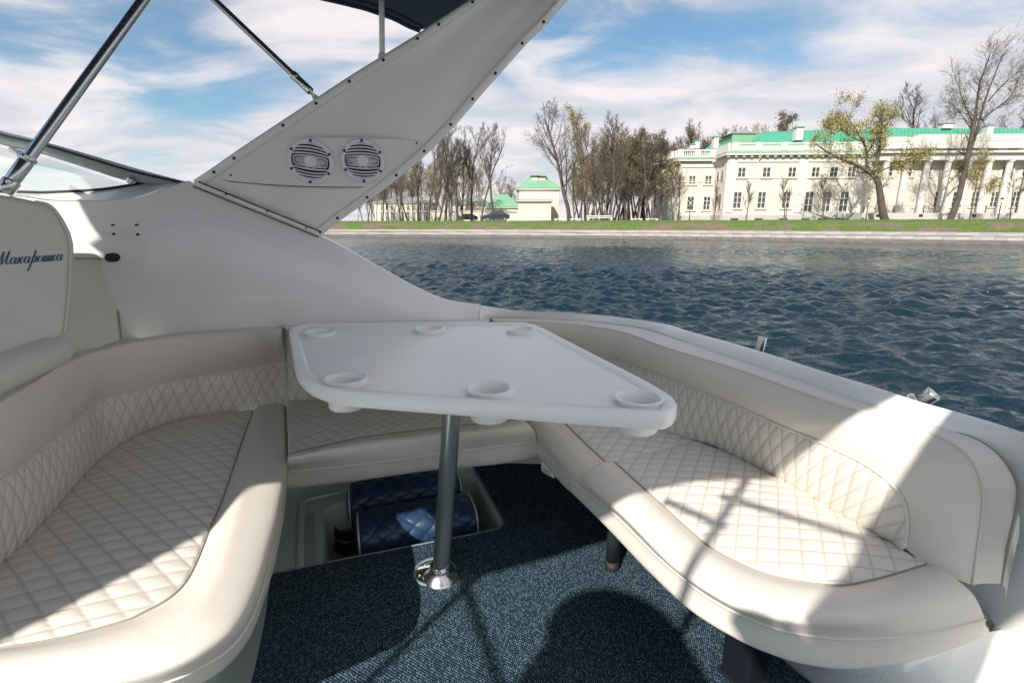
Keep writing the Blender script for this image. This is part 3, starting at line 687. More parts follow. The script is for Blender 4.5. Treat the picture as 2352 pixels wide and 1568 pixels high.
# ------------------------------------------------------------------ trees
def grow(seed, H, r0, lean=(0, 0), levels=4, spread=.6, nb=5, first=.35, up=.25, wob=.10, leaf=0, leafsize=.16, crownshape=1., forks=0, thin=.012, twig=1.):
    rn = random.Random(seed); TR = MB(); BR = MB(); LF = MB(); tips = []
    def nrm(v): return v/np.linalg.norm(v)
    def seg(P, d, L, r, lv, mb):
        n = 7 if lv == 0 else (5 if lv == 1 else 3 if lv > 2 else 4); pts = [P]; rs = [r]; q = P; dd = d
        for i in range(n):
            dd = nrm(dd+np.array([rn.gauss(0, wob*(1+lv*.5)) for _ in range(3)])+np.array((0, 0, up*(.12 if lv == 0 else .3))))
            q = q+dd*L/n; pts.append(q); rs.append(max(thin, r*(1-(i+1)/n*(.72 if lv < 2 else .8))))
        mb.tube(pts, rs, 7 if lv == 0 else (5 if lv == 1 else 3), cap=False)
        return pts, rs, dd
    def branch(P, d, L, r, lv):
        pts, rs, dd = seg(P, d, L, r, lv, TR if lv == 0 else BR)
        if lv >= levels:
            tips.append((pts[-1], dd)); 
            return
        k = int(nb*(1.9 if lv == 0 else 1.0)*(1 if lv < 3 else twig)+rn.random())
        f0 = first if lv == 0 else .18
        for j in range(k):
            t = f0+(1-f0)*((j+rn.random())/k); i = min(int(t*(len(pts)-1)), len(pts)-2); fr = t*(len(pts)-1)-i
            b = pts[i]*(1-fr)+pts[i+1]*fr; ax = nrm(pts[i+1]-pts[i])
            side = nrm(np.cross(ax, np.array([rn.gauss(0, 1) for _ in range(3)])))
            a = spread*rn.uniform(.65, 1.25); nd_ = nrm(ax*math.cos(a)+side*math.sin(a))
            if lv == 0: LL = L*(.46*crownshape)*(1.12-t*.75)*rn.uniform(.75, 1.2)
            else: LL = L*rn.uniform(.38, .62)*(1.15-.5*t)
            branch(b, nd_, LL, max(thin, rs[i]*rn.uniform(.38, .55)), lv+1)
    d0 = nrm(np.array((lean[0], lean[1], 1.)))
    branch(np.zeros(3)-np.array((0, 0, .25)), d0, H, r0, 0)
    # root flare
    TR.lathe((0, 0, -.3), [(r0*1.5, 0), (r0*1.15, .5), (r0*.9, 1.2)], 8)
    if leaf:
        for p, d in tips:
            for _ in range(leaf):
                c = p+np.array([rn.gauss(0, .28) for _ in range(3)]); a = np.array([rn.gauss(0, 1) for _ in range(3)]); a /= np.linalg.norm(a); b_ = np.cross(a, (rn.random(), rn.random(), rn.random())); b_ /= max(np.linalg.norm(b_), 1e-3)
                s_ = leafsize*rn.uniform(.6, 1.3); LF.add([c-a*s_, c+b_*s_*.6, c+a*s_, c-b_*s_*.6], [(0, 1, 2, 3)])
    return TR, BR, LF
TM = {}
def proto(key, bark, leafm, **k):
    TR, BR, LF = grow(**k); H = k['H']
    TM[key] = (mesh('trunk', TR.v, TR.f, bark, True), mesh('branches', BR.v, BR.f, bark), mesh('leaves', LF.v, LF.f, leafm) if LF.v else None, H)
def tree(key, X, Yb, Yt, y, label, rz=0, group=None, sx=1., name='bare_tree', tilt=0.):
    W = [(-400, y), (400, y)]; a, c = atw(X, Yb, W), atw(X, Yt, W); tr, br, lf, H = TM[key]; s_ = (c[2]-GZ)/H
    o = thing(name, label, 'tree', (a[0], a[1], GZ), group); o.scale = (s_*sx, s_*sx, s_); o.rotation_euler = (0, tilt, rz)
    for nm, me in (('trunk', tr), ('crown', br), ('foliage', lf)):
        if me is None: continue
        q = bpy.data.objects.new(nm, me); COL.objects.link(q); q.parent = o
    return o
proto('bareA', M['bark'], None, seed=11, H=15, r0=.30, levels=4, spread=.55, nb=6, first=.3, up=.45, wob=.07)
proto('bareB', M['bark'], None, seed=23, H=15, r0=.24, lean=(.12, 0), levels=4, spread=.5, nb=6, first=.4, up=.5, wob=.09)
proto('bareC', M['bark'], None, seed=37, H=15, r0=.22, lean=(-.1, 0), levels=4, spread=.62, nb=4, first=.35, up=.4, wob=.10)
proto('big', M['bark'], None, seed=5, H=18, r0=.42, lean=(-.10, 0), levels=4, spread=.78, nb=6, first=.22, up=.5, wob=.07, crownshape=1.15)
proto('tallY', M['barkw'], M['leafy'], seed=8, H=18, r0=.27, lean=(.02, 0), levels=4, spread=.6, nb=5, first=.5, up=.5, wob=.07, leaf=1, leafsize=.13)
proto('ochre', M['barkw'], M['leafo'], seed=19, H=14, r0=.22, levels=4, spread=.6, nb=5, first=.25, up=.4, wob=.09, leaf=1, leafsize=.10)
proto('ochre2', M['bark'], M['leafo'], seed=29, H=14, r0=.2, levels=4, spread=.7, nb=5, first=.2, up=.35, wob=.11, leaf=1, leafsize=.11)
proto('larch', M['barkw'], M['leafg'], seed=31, H=15, r0=.26, levels=3, spread=1.25, nb=13, first=.28, up=.10, wob=.05, leaf=1, leafsize=.10, crownshape=.5)
proto('lean', M['bark'], M['leafy'], seed=41, H=17, r0=.34, lean=(.26, 0), levels=4, spread=.5, nb=6, first=.28, up=.25, wob=.05, leaf=1, leafsize=.12, crownshape=1.0)
proto('sapling', M['barkw'], None, seed=3, H=4.5, r0=.07, levels=3, spread=.42, nb=6, first=.32, up=.7, wob=.05, thin=.010)
proto('yellowsmall', M['bark'], M['leafy'], seed=63, H=8, r0=.11, levels=3, spread=.55, nb=7, first=.25, up=.5, wob=.10, leaf=1, leafsize=.09, thin=.012)
# left group of trunks, from the arch to the pavilion
lt = [('bareB', 822, 519, 455, 96, 0), ('bareA', 848, 518, 440, 98, 1), ('bareC', 866, 517, 428, 98, 2), ('bareA', 880, 517, 400, 93, 3), ('ochre2', 893, 517, 412, 104, 1.2),
      ('bareC', 905, 516, 392, 90, 4), ('bareB', 921, 515, 380, 96, 5), ('bareB', 937, 515, 372, 97, 3.3), ('ochre', 950, 514, 378, 106, .4), ('bareA', 962, 514, 350, 96, 1.7), ('bareC', 985, 514, 340, 92, 2.2),
      ('ochre2', 1000, 514, 345, 104, 2.9), ('bareB', 1008, 514, 330, 91, .2), ('bareA', 1024, 514, 318, 95, 2.6), ('bareC', 1036, 513, 322, 90, 5.2), ('bareA', 1052, 513, 312, 88, .9),
      ('bareB', 1062, 513, 320, 94, 2.0), ('ochre', 1070, 513, 352, 108, 3.), ('bareA', 1083, 513, 315, 92, 4.4), ('bareC', 1106, 513, 310, 89, 3.5), ('bareA', 1133, 513, 312, 87, 5.6)]
desc = ['leftmost bare tree, beside the edge of the arch', 'second bare tree from the arch edge', 'slim bare tree in front of the mansion', 'bare tree before the pale mansion windows', 'ochre budding tree in front of the mansion wall',
        'stout bare tree before the right half of the mansion', 'bare tree with thin fork right of the stout one', 'bare tree at the right end of the mansion', 'ochre leaved tree behind the left trunks', 'bare tree where the long park wall begins', 'dark bare tree before the left third of the park wall',
        'ochre budding tree behind the park wall', 'bare tree before the middle of the park wall', 'tall bare tree before the middle of the park wall', 'slim tall tree right of the park wall middle', 'thick tall bare tree in the middle of the left grove',
        'bare tree tight beside the thick one', 'ochre tree behind the outbuilding', 'tall bare tree before the black car', 'bare tree leaning over the white boundary wall', 'solitary slender bare tree beside the dark parked car']
for (kk, X, yb, yt, yy, rz), d_ in zip(lt, desc): tree(kk, X, yb, yt, yy, d_, rz, 'trees of the left grove', sx=.9)
# trees round the pavilion and the dense wood
tree('big', 1308, 511, 262, 78, 'largest bare tree with spreading limbs leaning in front of the pavilion', .2, name='bare_tree')
tree('tallY', 1352, 511, 262, 80, 'tall slim tree with pale yellow buds, right of the largest bare tree', 1.1, name='budding_tree')
tree('bareA', 1400, 511, 300, 82, 'grey barked tree before the dense wood, above the longest bench', 2.1, name='bare_tree', sx=.9)
tree('bareC', 1380, 511, 320, 84, 'thin tree behind the longest bench', .6, sx=.9)
tree('bareB', 1425, 511, 330, 84, 'thin curved tree right of the grey barked one', 4.1)
tree('larch', 1440, 510, 318, 90, 'dark conifer left of the highest dark conifer', .4, name='conifer')
tree('larch', 1485, 510, 300, 88, 'highest dark conifer of the dense wood', 1.9, name='conifer')
tree('larch', 1518, 510, 310, 91, 'dark conifer nearest the palace corner', 3.1, name='conifer')
tree('bareC', 1463, 510, 330, 86, 'pale trunked tree with a bent stem between the dark conifers', 2.)
tree('bareA', 1505, 510, 345, 89, 'bare tree close to the palace corner', 5.)
tree('yellowsmall', 1545, 509, 380, 82, 'young yellow leaved tree before the left wing of the palace', .5, name='budding_tree')
tree('yellowsmall', 1556, 509, 385, 81, 'slim yellow tree beside the left drainpipe of the palace', 2.5, name='budding_tree')
rg = random.Random(12)
kinds = ['ochre', 'ochre2', 'bareC', 'ochre', 'larch', 'bareB', 'bareA', 'ochre2']
for i in range(46):
    X = 1318+ (i/46)*235+rg.uniform(-4, 4); yy = rg.uniform(93, 150)
    tree(kinds[i % 8], X, 509, rg.uniform(315, 375)+(20 if X > 1500 else 0)+(45 if X < 1345 else 0), yy, 'ochre and grey tree of the dense wood between pavilion and palace', rg.uniform(0, 6), 'trees of the dense wood', name='wood_tree')
for i in range(26):
    X = 835+(i/26)*270+rg.uniform(-4, 4)
    tree(kinds[(i*3) % 8] if i % 3 else 'ochre', X, 509, rg.uniform(375, 415)+max(0, (905-X)*.5), rg.uniform(112, 150), 'brownish tree of the mass behind the left grove', rg.uniform(0, 6), 'trees behind the left grove', name='wood_tree')
for X, yt, l_ in ((1150, 420, 'pale distant tree above the gabled house'), (1163, 424, 'pale distant tree midway between gabled house and pavilion'), (1175, 430, 'pale distant tree touching the left edge of the pavilion')): tree('ochre', X, 509, yt, 150, l_, X, 'distant trees by the pavilion', name='wood_tree')
pf = thing('picket_fence', 'low white picket fence at the foot of the cream annex', 'fence', atw(1225, 509, [(-300, 84.5), (300, 84.5)]))
for i in range(15):
    p = atw(1195+i*4.1, 509, [(-300, 84.5), (300, 84.5)]); MB().box((p[0], 84.5, GZ+.28), (.13, .05, .62)).obj('picket', M['white'], pf)
pa, pb = atw(1193, 509, [(-300, 84.56), (300, 84.56)]), atw(1254, 509, [(-300, 84.56), (300, 84.56)]); MB().box(((pa[0]+pb[0])/2, 84.56, GZ+.42), (pb[0]-pa[0], .04, .08)).obj('rail', M['white'], pf)
for i in range(12):
    X = 1560+i*13; tree(kinds[(i*5+1) % 8], X, 508, 312+rg.uniform(0, 12), 125, 'brown treetop rising behind the left wing of the palace', X, 'treetops behind the palace wing', name='wood_tree')
tree('larch', 1772, 506, 262, 118, 'conifer top rising behind the palace roof', .3, name='conifer')
tree('larch', 1915, 506, 268, 118, 'conifer top behind the roof left of the crooked tree', 2.3, name='conifer')
tree('bareA', 2070, 506, 243, 116, 'rounded bare treetop behind the roof right of the crooked tree', 1.3)
tree('bareC', 2125, 506, 275, 118, 'small bare treetop behind the roof', 2.3)
for X, l_ in ((2310, 'bare treetop behind the roof, beside the crown of the tall leaning tree'), (2340, 'bare treetop behind the roof cut by the right picture edge'), (2375, 'bare treetop behind the roof just outside the right picture edge')): tree('ochre2', X, 506, 250+(X-2310)*.2, 112, l_, X, 'treetops at the right edge', name='wood_tree')
for X, l_ in ((1638, 'leafless sapling before the left wing of the palace'), (1713, 'leafless sapling before the first tall window'), (1800, 'pale leafless sapling left of the middle lantern'), (1888, 'widest leafless sapling, between two lanterns')):
    yt = {1638: 435, 1713: 428, 1800: 420, 1888: 416}[X]; tree('sapling', X, 509, yt, 79, l_, X, 'saplings in front of the palace', name='sapling', sx=1.15)
# crooked leafy tree: built from its own limbs
def custom_tree(name, label, y, limbs, r0, leafm, bark, leaf_n, leafsize, seed, tw=.9, lv=3, sprd=.7, rk=1.):
    rn = random.Random(seed); W = [(-400, y), (400, y)]
    pts0 = atw(*limbs[0][0], W); o = thing(name, label, 'tree', (pts0[0], y, GZ)); TR = MB(); BR = MB(); LF = MB()
    tips = []
    def nrm(v): return v/max(np.linalg.norm(v), 1e-6)
    def sub(P, d, L, r, l):
        n = 4; q = P; pp = [P]; rs = [r]; dd = d
        for i in range(n):
            dd = nrm(dd+np.array([rn.gauss(0, .16) for _ in range(3)])+np.array((.03, 0, .09))); q = q+dd*L/n; pp.append(q); rs.append(max(.011, r*(1-.75*(i+1)/n)))
        BR.tube(pp, rs, 4 if l > 1 else 3, cap=False)
        if l == 0: tips.extend([pp[-1], pp[-2]]); return
        for j in range(5 if l > 1 else 4):
            t = .2+.8*rn.random(); i = min(int(t*n), n-1); ax = nrm(pp[i+1]-pp[i]); sd_ = nrm(np.cross(ax, np.array([rn.gauss(0, 1) for _ in range(3)])))
            a = sprd*rn.uniform(.6, 1.2); sub(pp[i+1] if t > .9 else pp[i]*.5+pp[i+1]*.5, nrm(ax*math.cos(a)+sd_*math.sin(a)), L*rn.uniform(.42, .68), max(.012, rs[i]*.5), l-1)
    for li, lb in enumerate(limbs):
        P2, ra, rb, dep = lb[0], lb[1], lb[2], lb[3]
    for P2, ra, rb, dep in [(l[:-3], l[-3], l[-2], l[-1]) for l in limbs]:
        C = np.array([atw(X, Y, W) for X, Y in P2]); C[:, 1] = y+np.linspace(0, dep, len(C)); C = cr(C, 9); 
        if C[0][2] < GZ+.6: C[0][2] = GZ-.1
        rr = np.linspace(ra, rb, 9); (TR if ra > .25*r0*2 else BR).tube(C, rr, 8 if ra > .2 else 5, cap=False)
        for j in range(2, 9):
            if C[j][2] < GZ+3.6: continue
            for _ in range(2 if ra > .2 else 3):
                ax = nrm(C[j]-C[j-1]); sd_ = nrm(np.cross(ax, np.array([rn.gauss(0, 1) for _ in range(3)]))); a = rn.uniform(.4, .95)
                sub(C[j], nrm(ax*math.cos(a)+sd_*math.sin(a)), tw*rn.uniform(.8, 1.5)*rk, max(.02, rr[j]*.35), lv-1)
    for p in tips:
        for _ in range(leaf_n):
            c = p+np.array([rn.gauss(0, .3) for _ in range(3)]); a = nrm(np.array([rn.gauss(0, 1) for _ in range(3)])); b_ = nrm(np.cross(a, (rn.random(), rn.random(), rn.random()))); s_ = leafsize*rn.uniform(.6, 1.3)
            LF.add([c-a*s_, c+b_*s_*.6, c+a*s_, c-b_*s_*.6], [(0, 1, 2, 3)])
    TR.obj('trunk', bark, o, True); BR.obj('crown', bark, o); LF.obj('foliage', leafm, o)
# crooked tree (full-picture pixels)
custom_tree('crooked_tree', 'crooked leafy tree with a hollow trunk in front of the palace, yellow green leaves', 77, [
    ((2034, 512), (2028, 490), (2022, 450), (2016, 415), (2003, 400), .55, .36, .0),
    ((2008, 404), (1985, 390), (1960, 378), (1935, 370), (1900, 355), (1870, 335), .30, .07, -.8),
    ((2003, 400), (2014, 380), (2020, 355), (2026, 325), (2030, 295), (2036, 272), .30, .06, .6),
    ((2003, 400), (1990, 375), (1992, 350), (1985, 325), (1970, 300), (1955, 275), (1945, 255), .24, .05, .4),
    ((1992, 352), (2006, 325), (2015, 300), (2018, 275), .15, .05, -.8),
    ((1985, 325), (1955, 318), (1920, 300), (1895, 305), .12, .04, -1.2),
    ((2016, 395), (2040, 385), (2065, 378), (2080, 362), .12, .04, -.9)], .55, M['leafy'], M['bark'], 2, .11, 77, tw=1.45, rk=1.0)
custom_tree('leaning_tree', 'tallest double stemmed tree leaning right at the right of the palace', 74, [
    ((2180, 511), (2200, 460), (2214, 400), (2226, 340), (2240, 270), .42, .22, .0),
    ((2204, 440), (2222, 375), (2245, 310), (2262, 250), (2285, 190), (2305, 145), (2320, 115), .26, .04, .8),
    ((2240, 270), (2243, 230), (2248, 190), (2262, 150), (2268, 125), .19, .04, -.4),
    ((2236, 285), (2225, 255), (2215, 225), (2208, 190), .11, .03, .5),
    ((2255, 275), (2290, 250), (2325, 225), (2352, 195), .13, .03, .9),
    ((2270, 232), (2300, 195), (2325, 170), (2340, 150), .1, .03, -.9),
    ((2232, 300), (2205, 270), (2185, 255), .08, .03, -.9)], .42, M['leafy'], M['bark'], 1, .045, 79, tw=1.7, rk=1.05)
custom_tree('slender_tree', 'slender budding tree right of the tall leaning tree', 76, [
    ((2225, 511), (2232, 480), (2240, 440), (2246, 400), (2250, 365), .13, .04, .0),
    ((2236, 470), (2262, 450), (2285, 425), .06, .02, .3), ((2242, 430), (2225, 405), (2215, 385), .05, .02, .3)], .3, M['leafy'], M['barkw'], 1, .11, 81, tw=.8)
custom_tree('slender_tree', 'slender bare tree nearest the right edge, beside the tall lantern', 76, [
    ((2318, 511), (2322, 480), (2326, 440), (2330, 405), .10, .03, .0), ((2323, 460), (2345, 440), (2365, 430), .05, .02, .3)], .3, M['leafo'], M['bark'], 0, .1, 83, tw=.7)
# ------------------------------------------------------------------ the boat
def quilt(G, n, s, t, wq, hq, amp, edge=(1, 1, 1, 1)):
    a = np.abs(np.sin(math.pi*(s/wq+t/hq))); b = np.abs(np.sin(math.pi*(s/wq-t/hq)))
    m_ = np.minimum(a, b); nv, nu = G.shape[:2]
    ev = np.ones((nv, nu)); j = np.arange(nv)[:, None]; i = np.arange(nu)[None, :]
    k = 3.
    if edge[0]: ev = ev*np.clip(j/k, 0, 1)
    if edge[1]: ev = ev*np.clip((nv-1-j)/k, 0, 1)
    if edge[2]: ev = ev*np.clip(i/k, 0, 1)
    if edge[3]: ev = ev*np.clip((nu-1-i)/k, 0, 1)
    puff = (a*b)**.42
    return G+n*(amp*(puff-.15)*ev)[..., None], np.exp(-(m_/.17)**2)*ev*.5
def gobj(name, G, m, parent, attr=None, cap=False, smooth=True):
    nv, nu = G.shape[:2]; f = gridf(nv, nu)
    if cap: f += [tuple(j*nu for j in range(nv)), tuple(j*nu+nu-1 for j in range(nv))[::-1]]
    return obj(name, G.reshape(-1, 3), f, m, parent, smooth, None, attr)
def A3(L): return [at(*q) if len(q) == 3 else q for q in L]
def Z(L, z): return np.array([at(x, y, z) for x, y in L])
def Zs(L, z0, z1): return np.array([at(x, y, z0+(z1-z0)*i/(len(L)-1)) for i, (x, y) in enumerate(L)])
def line(P, r, name, m, parent, n=6, N=60): b = MB(); b.tube(cr(P, N), r, n); return b.obj(name, m, parent, True)
def arclen(G, ax):
    d = np.linalg.norm(np.diff(G, axis=ax), axis=2); z = np.zeros_like(d[:1] if ax == 0 else d[:, :1]); return np.concatenate([z, np.cumsum(d, axis=ax)], axis=ax)
MID = np.array((0, 1.2, .0))

boat = thing('motor_boat', 'white motor boat cockpit with a curved radar arch and a windscreen', 'boat', (-.2, 1.3, WZ))

# ---- wall of the cockpit on the far side, the gunwale, outer hull
W = [(-3.6, .55), (-2.4, 1.25), (-1.75, 1.60), (-1.34, 1.80), (-.93, 1.97), (-.5, 2.085), (-.1, 2.185), (.1, 2.215), (.2, 2.215)]
topL = [(-420, 495), (-150, 470), (34, 452), (101, 460), (161, 462), (279, 460), (325, 452), (370, 437), (427, 418), (447, 423), (520, 454), (600, 487), (670, 515), (732, 541), (790, 569), (840, 597), (880, 619), (940, 652), (1000, 680), (1050, 694), (1102, 700)]
wt = cr([atw(x, y, W) for x, y in topL], 150)
wb = wt.copy(); wb[:, 2] = .66
sv = at(1102, 737, .70)-wt[-1]; sv[2] = 0; sm_ = np.clip((wb[:, 0]+1.0)/.85, 0, 1)[:, None]**1.6; wb = wb+sv*sm_*1.0; wb[:, 2] += .03*sm_[:, 0]
Wn = np.array((-.23, .97, 0))
G = np.array([wb+(wt-wb)*t - np.array((0, .035, 0))*(1-sm_)*math.sin(math.pi*t) for t in np.linspace(0, 1, 14)])
gobj('side_panel', G, M['gel'], boat)
# cap of the side panel, turning into the gunwale and the outer hull
g_in = [(1102, 737, .70), (1129, 730, .70), (1262, 730, .698), (1368, 739, .692), (1474, 754, .686), (1554, 778, .682), (1687, 823, .675), (1846, 876, .67), (1953, 914, .668), (2059, 948, .668), (2165, 983, .668), (2260, 1008, .668), (2352, 1034, .668), (2560, 1108, .668), (2900, 1245, .668)]
g_out = [(1102, 699), (1182, 712), (1315, 718), (1421, 728), (1528, 744), (1581, 760), (1687, 789), (1793, 821), (1899, 855), (2006, 887), (2112, 922), (2218, 951), (2352, 993), (2560, 1070), (2900, 1200)]
gi = cr([at(*q) for q in g_in], 90); 
zo = np.interp(np.linspace(0, 1, len(g_out)), [0, .07, .25, 1], [.765, .735, .715, .70])
# keep the far end of the gunwale continuous with the panel top
go_pts = [atw(1102, 700, W)]+[at(x, y, z) for (x, y), z in zip(g_out[1:], zo[1:])]
go = cr(go_pts, 90)
def outw(C):
    T = np.gradient(C, axis=0); T[:, 2] = 0; T /= np.linalg.norm(T, axis=1)[:, None]; return np.stack([-T[:, 1], T[:, 0], 0*T[:, 0]], 1)
gn = outw(go)
kf = np.clip(np.arange(90)/14., 0, 1)[:, None]*np.array((0, 0, 1.))
rows = [gi+(0, 0, -.012), gi+(0, 0, .0), gi*.85+go*.15+kf*.010, gi*.5+go*.5+kf*.008, gi*.12+go*.88+kf*.004, go, go+gn*.014+np.array((0, 0, -.010)), go+gn*.02+np.array((0, 0, -.035))]
gobj('gunwale', np.array(rows), M['gel'], boat)
hull = [go+gn*.02+np.array((0, 0, -.035)), go+gn*.03+np.array((0, 0, -.12)), go+gn*.0+np.array((0, 0, -.6)), go-gn*.10+np.array((0, 0, -1.5))]
gobj('hull_side', np.array(hull), M['gel'], boat)
rr = MB(); rr.tube(go+gn*.035+np.array((0, 0, -.10)), .018, 8); rr.obj('rub_rail', M['black'], boat, True)
wn = outw(wt)
te = 1-.72*np.clip((np.arange(150)-110)/38., 0, 1)[:, None]
cap = [wt, wt+wn*.012*te+te*np.array((0, 0, .004)), wt+wn*.04*te+te*np.array((0, 0, .004)), wt+wn*.06*te+np.array((0, 0, -.02)), wt+wn*.08+np.array((0, 0, -.25)), wt+wn*.05+np.array((0, 0, -1.9))]
gobj('outer_side', np.array(cap), M['gel'], boat)
# ledge behind the left backrest
lb_back = [(-200, 1010), (0, 893), (101, 841), (168, 812), (279, 785), (370, 770), (504, 757), (632, 750), (700, 748), (1125, 738)]
lbk = cr(Z(lb_back, .695), 60); wl = cr([(x, y, .695) for x, y in [(-3.3, .74), (-2.4, 1.26), (-1.75, 1.61), (-1.34, 1.81), (-.93, 1.98), (-.5, 2.095), (-.1, 2.19)]], 60)
gobj('side_ledge', np.array([lbk, wl]), M['gel'], boat, smooth=False)
# inner liner below the gunwale on the right, down to the sole
lin = [gi+(0, 0, -.012), gi+gn*.0+np.array((0, 0, -.06)), gi+gn*.0+np.array((0, 0, -.35)), gi-gn*.03+np.array((0, 0, -.66))]
gobj('coaming_liner', np.array(lin), M['gel'], boat)
# deck band under the windscreen and the windscreen itself
rim = [(-420, 495), (-150, 470), (34, 452), (101, 460), (161, 462), (279, 460), (325, 452), (370, 437), (427, 418)]
gas = [(-420, 455), (-150, 443), (21, 443), (62, 443.5), (111, 444), (235, 437), (336, 421), (365, 415), (428, 417)]
W2 = [(a-.02, b+.10) for a, b in W]
rimP = cr([atw(x, y, W)+(0, 0, .003) for x, y in rim], 50); gasP = cr([atw(x, y, W2) for x, y in gas], 50)
gobj('side_deck', np.array([rimP, gasP]), M['gel2'], boat)
ws = thing('windscreen', 'grey framed glass side windscreen at the left edge of the cockpit', 'windscreen', gasP[10])
fr_t = [(-420, 170), (-150, 250), (0, 302), (77, 322), (160, 345), (250, 371), (340, 397), (424, 419)]
fr_b = [(-420, 205), (-150, 288), (0, 330), (30, 338), (97, 353), (200, 386), (302, 417), (420, 432)]
ft = cr([atw(x, y, W2) for x, y in fr_t], 50); fb = cr([atw(x, y, W2) for x, y in fr_b], 50)
off = np.array((.03, -.045, 0))
G = np.array([ft-off*.5, ft+off, ft+off+(fb-ft)*.28+np.array((0, 0, 0)), fb+off*.8, fb-off*.5, ft-off*.5]); autosmooth(gobj('frame', G, M['alu'], ws), 30)
MB().tube(ft+off*1.05+(fb-ft)*.30, .004, 5).obj('frame_groove', M['black'], ws)
glassm = bpy.data.materials.new('windscreen_glass'); glassm.use_nodes = True; t_ = glassm.node_tree; b_ = t_.nodes['Principled BSDF']
b_.inputs['Base Color'].default_value = (.85, .9, .9, 1); b_.inputs['Roughness'].default_value = .02; b_.inputs['Alpha'].default_value = .28; b_.inputs['IOR'].default_value = 1.45
gl_t = cr([atw(x, y+8, W2) for x, y in fr_b[:-1]]+[atw(340, 421, W2)], 50); gl_b = cr([atw(x, y, W2) for x, y in gas[:7]]+[atw(345, 421, W2)], 50)
gobj('glass', np.array([gl_t, gl_b]), glassm, ws)
MB().tube(gl_b+(0, 0, .003), .0055, 6).obj('gasket', M['black'], ws)
c = atw(302, 418, W2)+off; MB().lathe(c, [(.0, .012), (.010, .010), (.013, 0)], 14, ((1, 0, 0), (0, 0, 1), (0, -1, 0))).obj('bolt', M['steel'], ws)

# screw holes on the side panel
def onwall(X, Y): return atw(X, Y, W)
hl = [(271, 517), (324, 516.5), (272.5, 537), (326, 538)]
for X, Y in hl: 
    p = onwall(X, Y); MB().lathe(p+np.array((.01, -.040, 0)), [(.0, .0), (.0035, 0), (.0042, -.008)], 10, ((1, 0, 0), (0, 0, 1), (0, -1, 0))).obj('screw_hole', M['black'], boat)
p = onwall(269, 590); MB().lathe(p+np.array((.01, -.048, 0)), [(0, 0), (.0135, .0), (.0150, -.004), (.016, -.03)], 20, ((1, .25, 0), (0, 0, 1), (0, -1, 0))).obj('socket_hole', M['black'], boat)

# ---- radar arch
P1, P2 = onwall(447, 421), onwall(735, 541)
eb = (P2-P1)/np.linalg.norm(P2-P1); upv = np.array((.10, -.20, 1.)); an = np.cross(eb, upv); an /= np.linalg.norm(an)
if an.dot(np.array((0, 0, EYE))-P1) < 0: an = -an                       # towards the cockpit
def ap(X, Y, d=0.): return atpl(X, Y, P1+an*d, an)
arch_l = [(447, 415), (485, 390), (560, 338), (640, 285), (728, 227), (793, 184), (870, 136), (945, 90), (1010, 47), (1080, 1), (1180, -66), (1300, -150)]
arch_r = [(735, 541), (783, 503), (850, 456), (915, 407), (985, 347), (1030, 302), (1065, 263), (1110, 210), (1150, 165), (1210, 98), (1258, 50), (1310, -8), (1390, -100), (1440, -160)]
al = cr([ap(*q) for q in arch_l], 90); ar = cr([ap(*q) for q in arch_r], 90)
nv = 26; G = np.array([al*(1-t)+ar*t+an*(-.028*math.sin(math.pi*t)) for t in np.linspace(.045, .955, nv)])
gobj('arch_panel', G, M['gel2'], boat)
# rims with rounded lips
def rimstrip(C, C2, nm):
    d = (C2-C); d = d/np.linalg.norm(d, axis=1)[:, None]; wd = .030
    prof = [(-.004, -.05), (-.004, .0), (.0, .007), (.006, .010), (.022, .010), (.030, .005), (.034, -.012)]
    rows = [C+d*a+an*b for a, b in prof]; autosmooth(gobj(nm, np.array(rows), M['gel2'], boat), 50); return d
dl = rimstrip(al, ar, 'arch_rim'); dr_ = rimstrip(ar, al, 'arch_rim')
# outer skin
G = np.array([al*(1-t)+ar*t-an*(.05+.05*math.sin(math.pi*t)) for t in np.linspace(0, 1, 12)]); gobj('arch_outer_skin', G, M['gel'], boat)
def screw(P, nrm_, r=.005, parent=None, m=None, name='screw'):
    u = np.cross(nrm_, (0, 0, 1.)); u /= np.linalg.norm(u); v = np.cross(nrm_, u)
    return MB().lathe(P, [(0, .0012), (r*.45, .0008), (r*.5, .003), (r*.9, .0028), (r*1.15, 0)], 12, (u, v, nrm_)).obj(name, m or M['hole'], parent or boat)
def nearest(C, P): return int(np.argmin(np.linalg.norm(C-P, axis=1)))
for X, Y in ((486, 389), (529, 384-30), (640, 285), (716, 234), (793, 185), (869, 137), (946, 89), (1003, 52), (1078, 2)):
    i = nearest(al, ap(X, Y)); screw(al[i]+dl[i]*.013+an*.0102, an)
for X, Y in ((738, 531), (782, 501), (850, 450), (918, 399), (981, 348), (1041, 295), (1097, 236), (1152, 174), (1207, 106), (1250, 56)):
    i = nearest(ar, ap(X, Y)); screw(ar[i]+dr_[i]*.013+an*.0102, an)
# white strip along the foot of the arch
s0, s1 = ap(447, 414), ap(722, 526); s2, s3 = ap(736, 540), ap(449, 424)
b = MB(); b.slab([q+an*.012 for q in (s0, s1, s2, s3)], -an*.03); bevel(b.obj('base_strip', M['whitestrip'], boat), .003)
MB().tube([ap(458, 416)+an*.013, ap(732, 528)+an*.013], .0022, 5).obj('base_strip_seal', M['black'], boat)
MB().tube([ap(446, 427)+an*.012, ap(733, 543)+an*.012], .0022, 5).obj('base_strip_seal', M['black'], boat)
for X, Y in ((521, 445), (615, 484), (704, 522)): screw(ap(X, Y)+an*.0122, an, .003, m=M['black'])
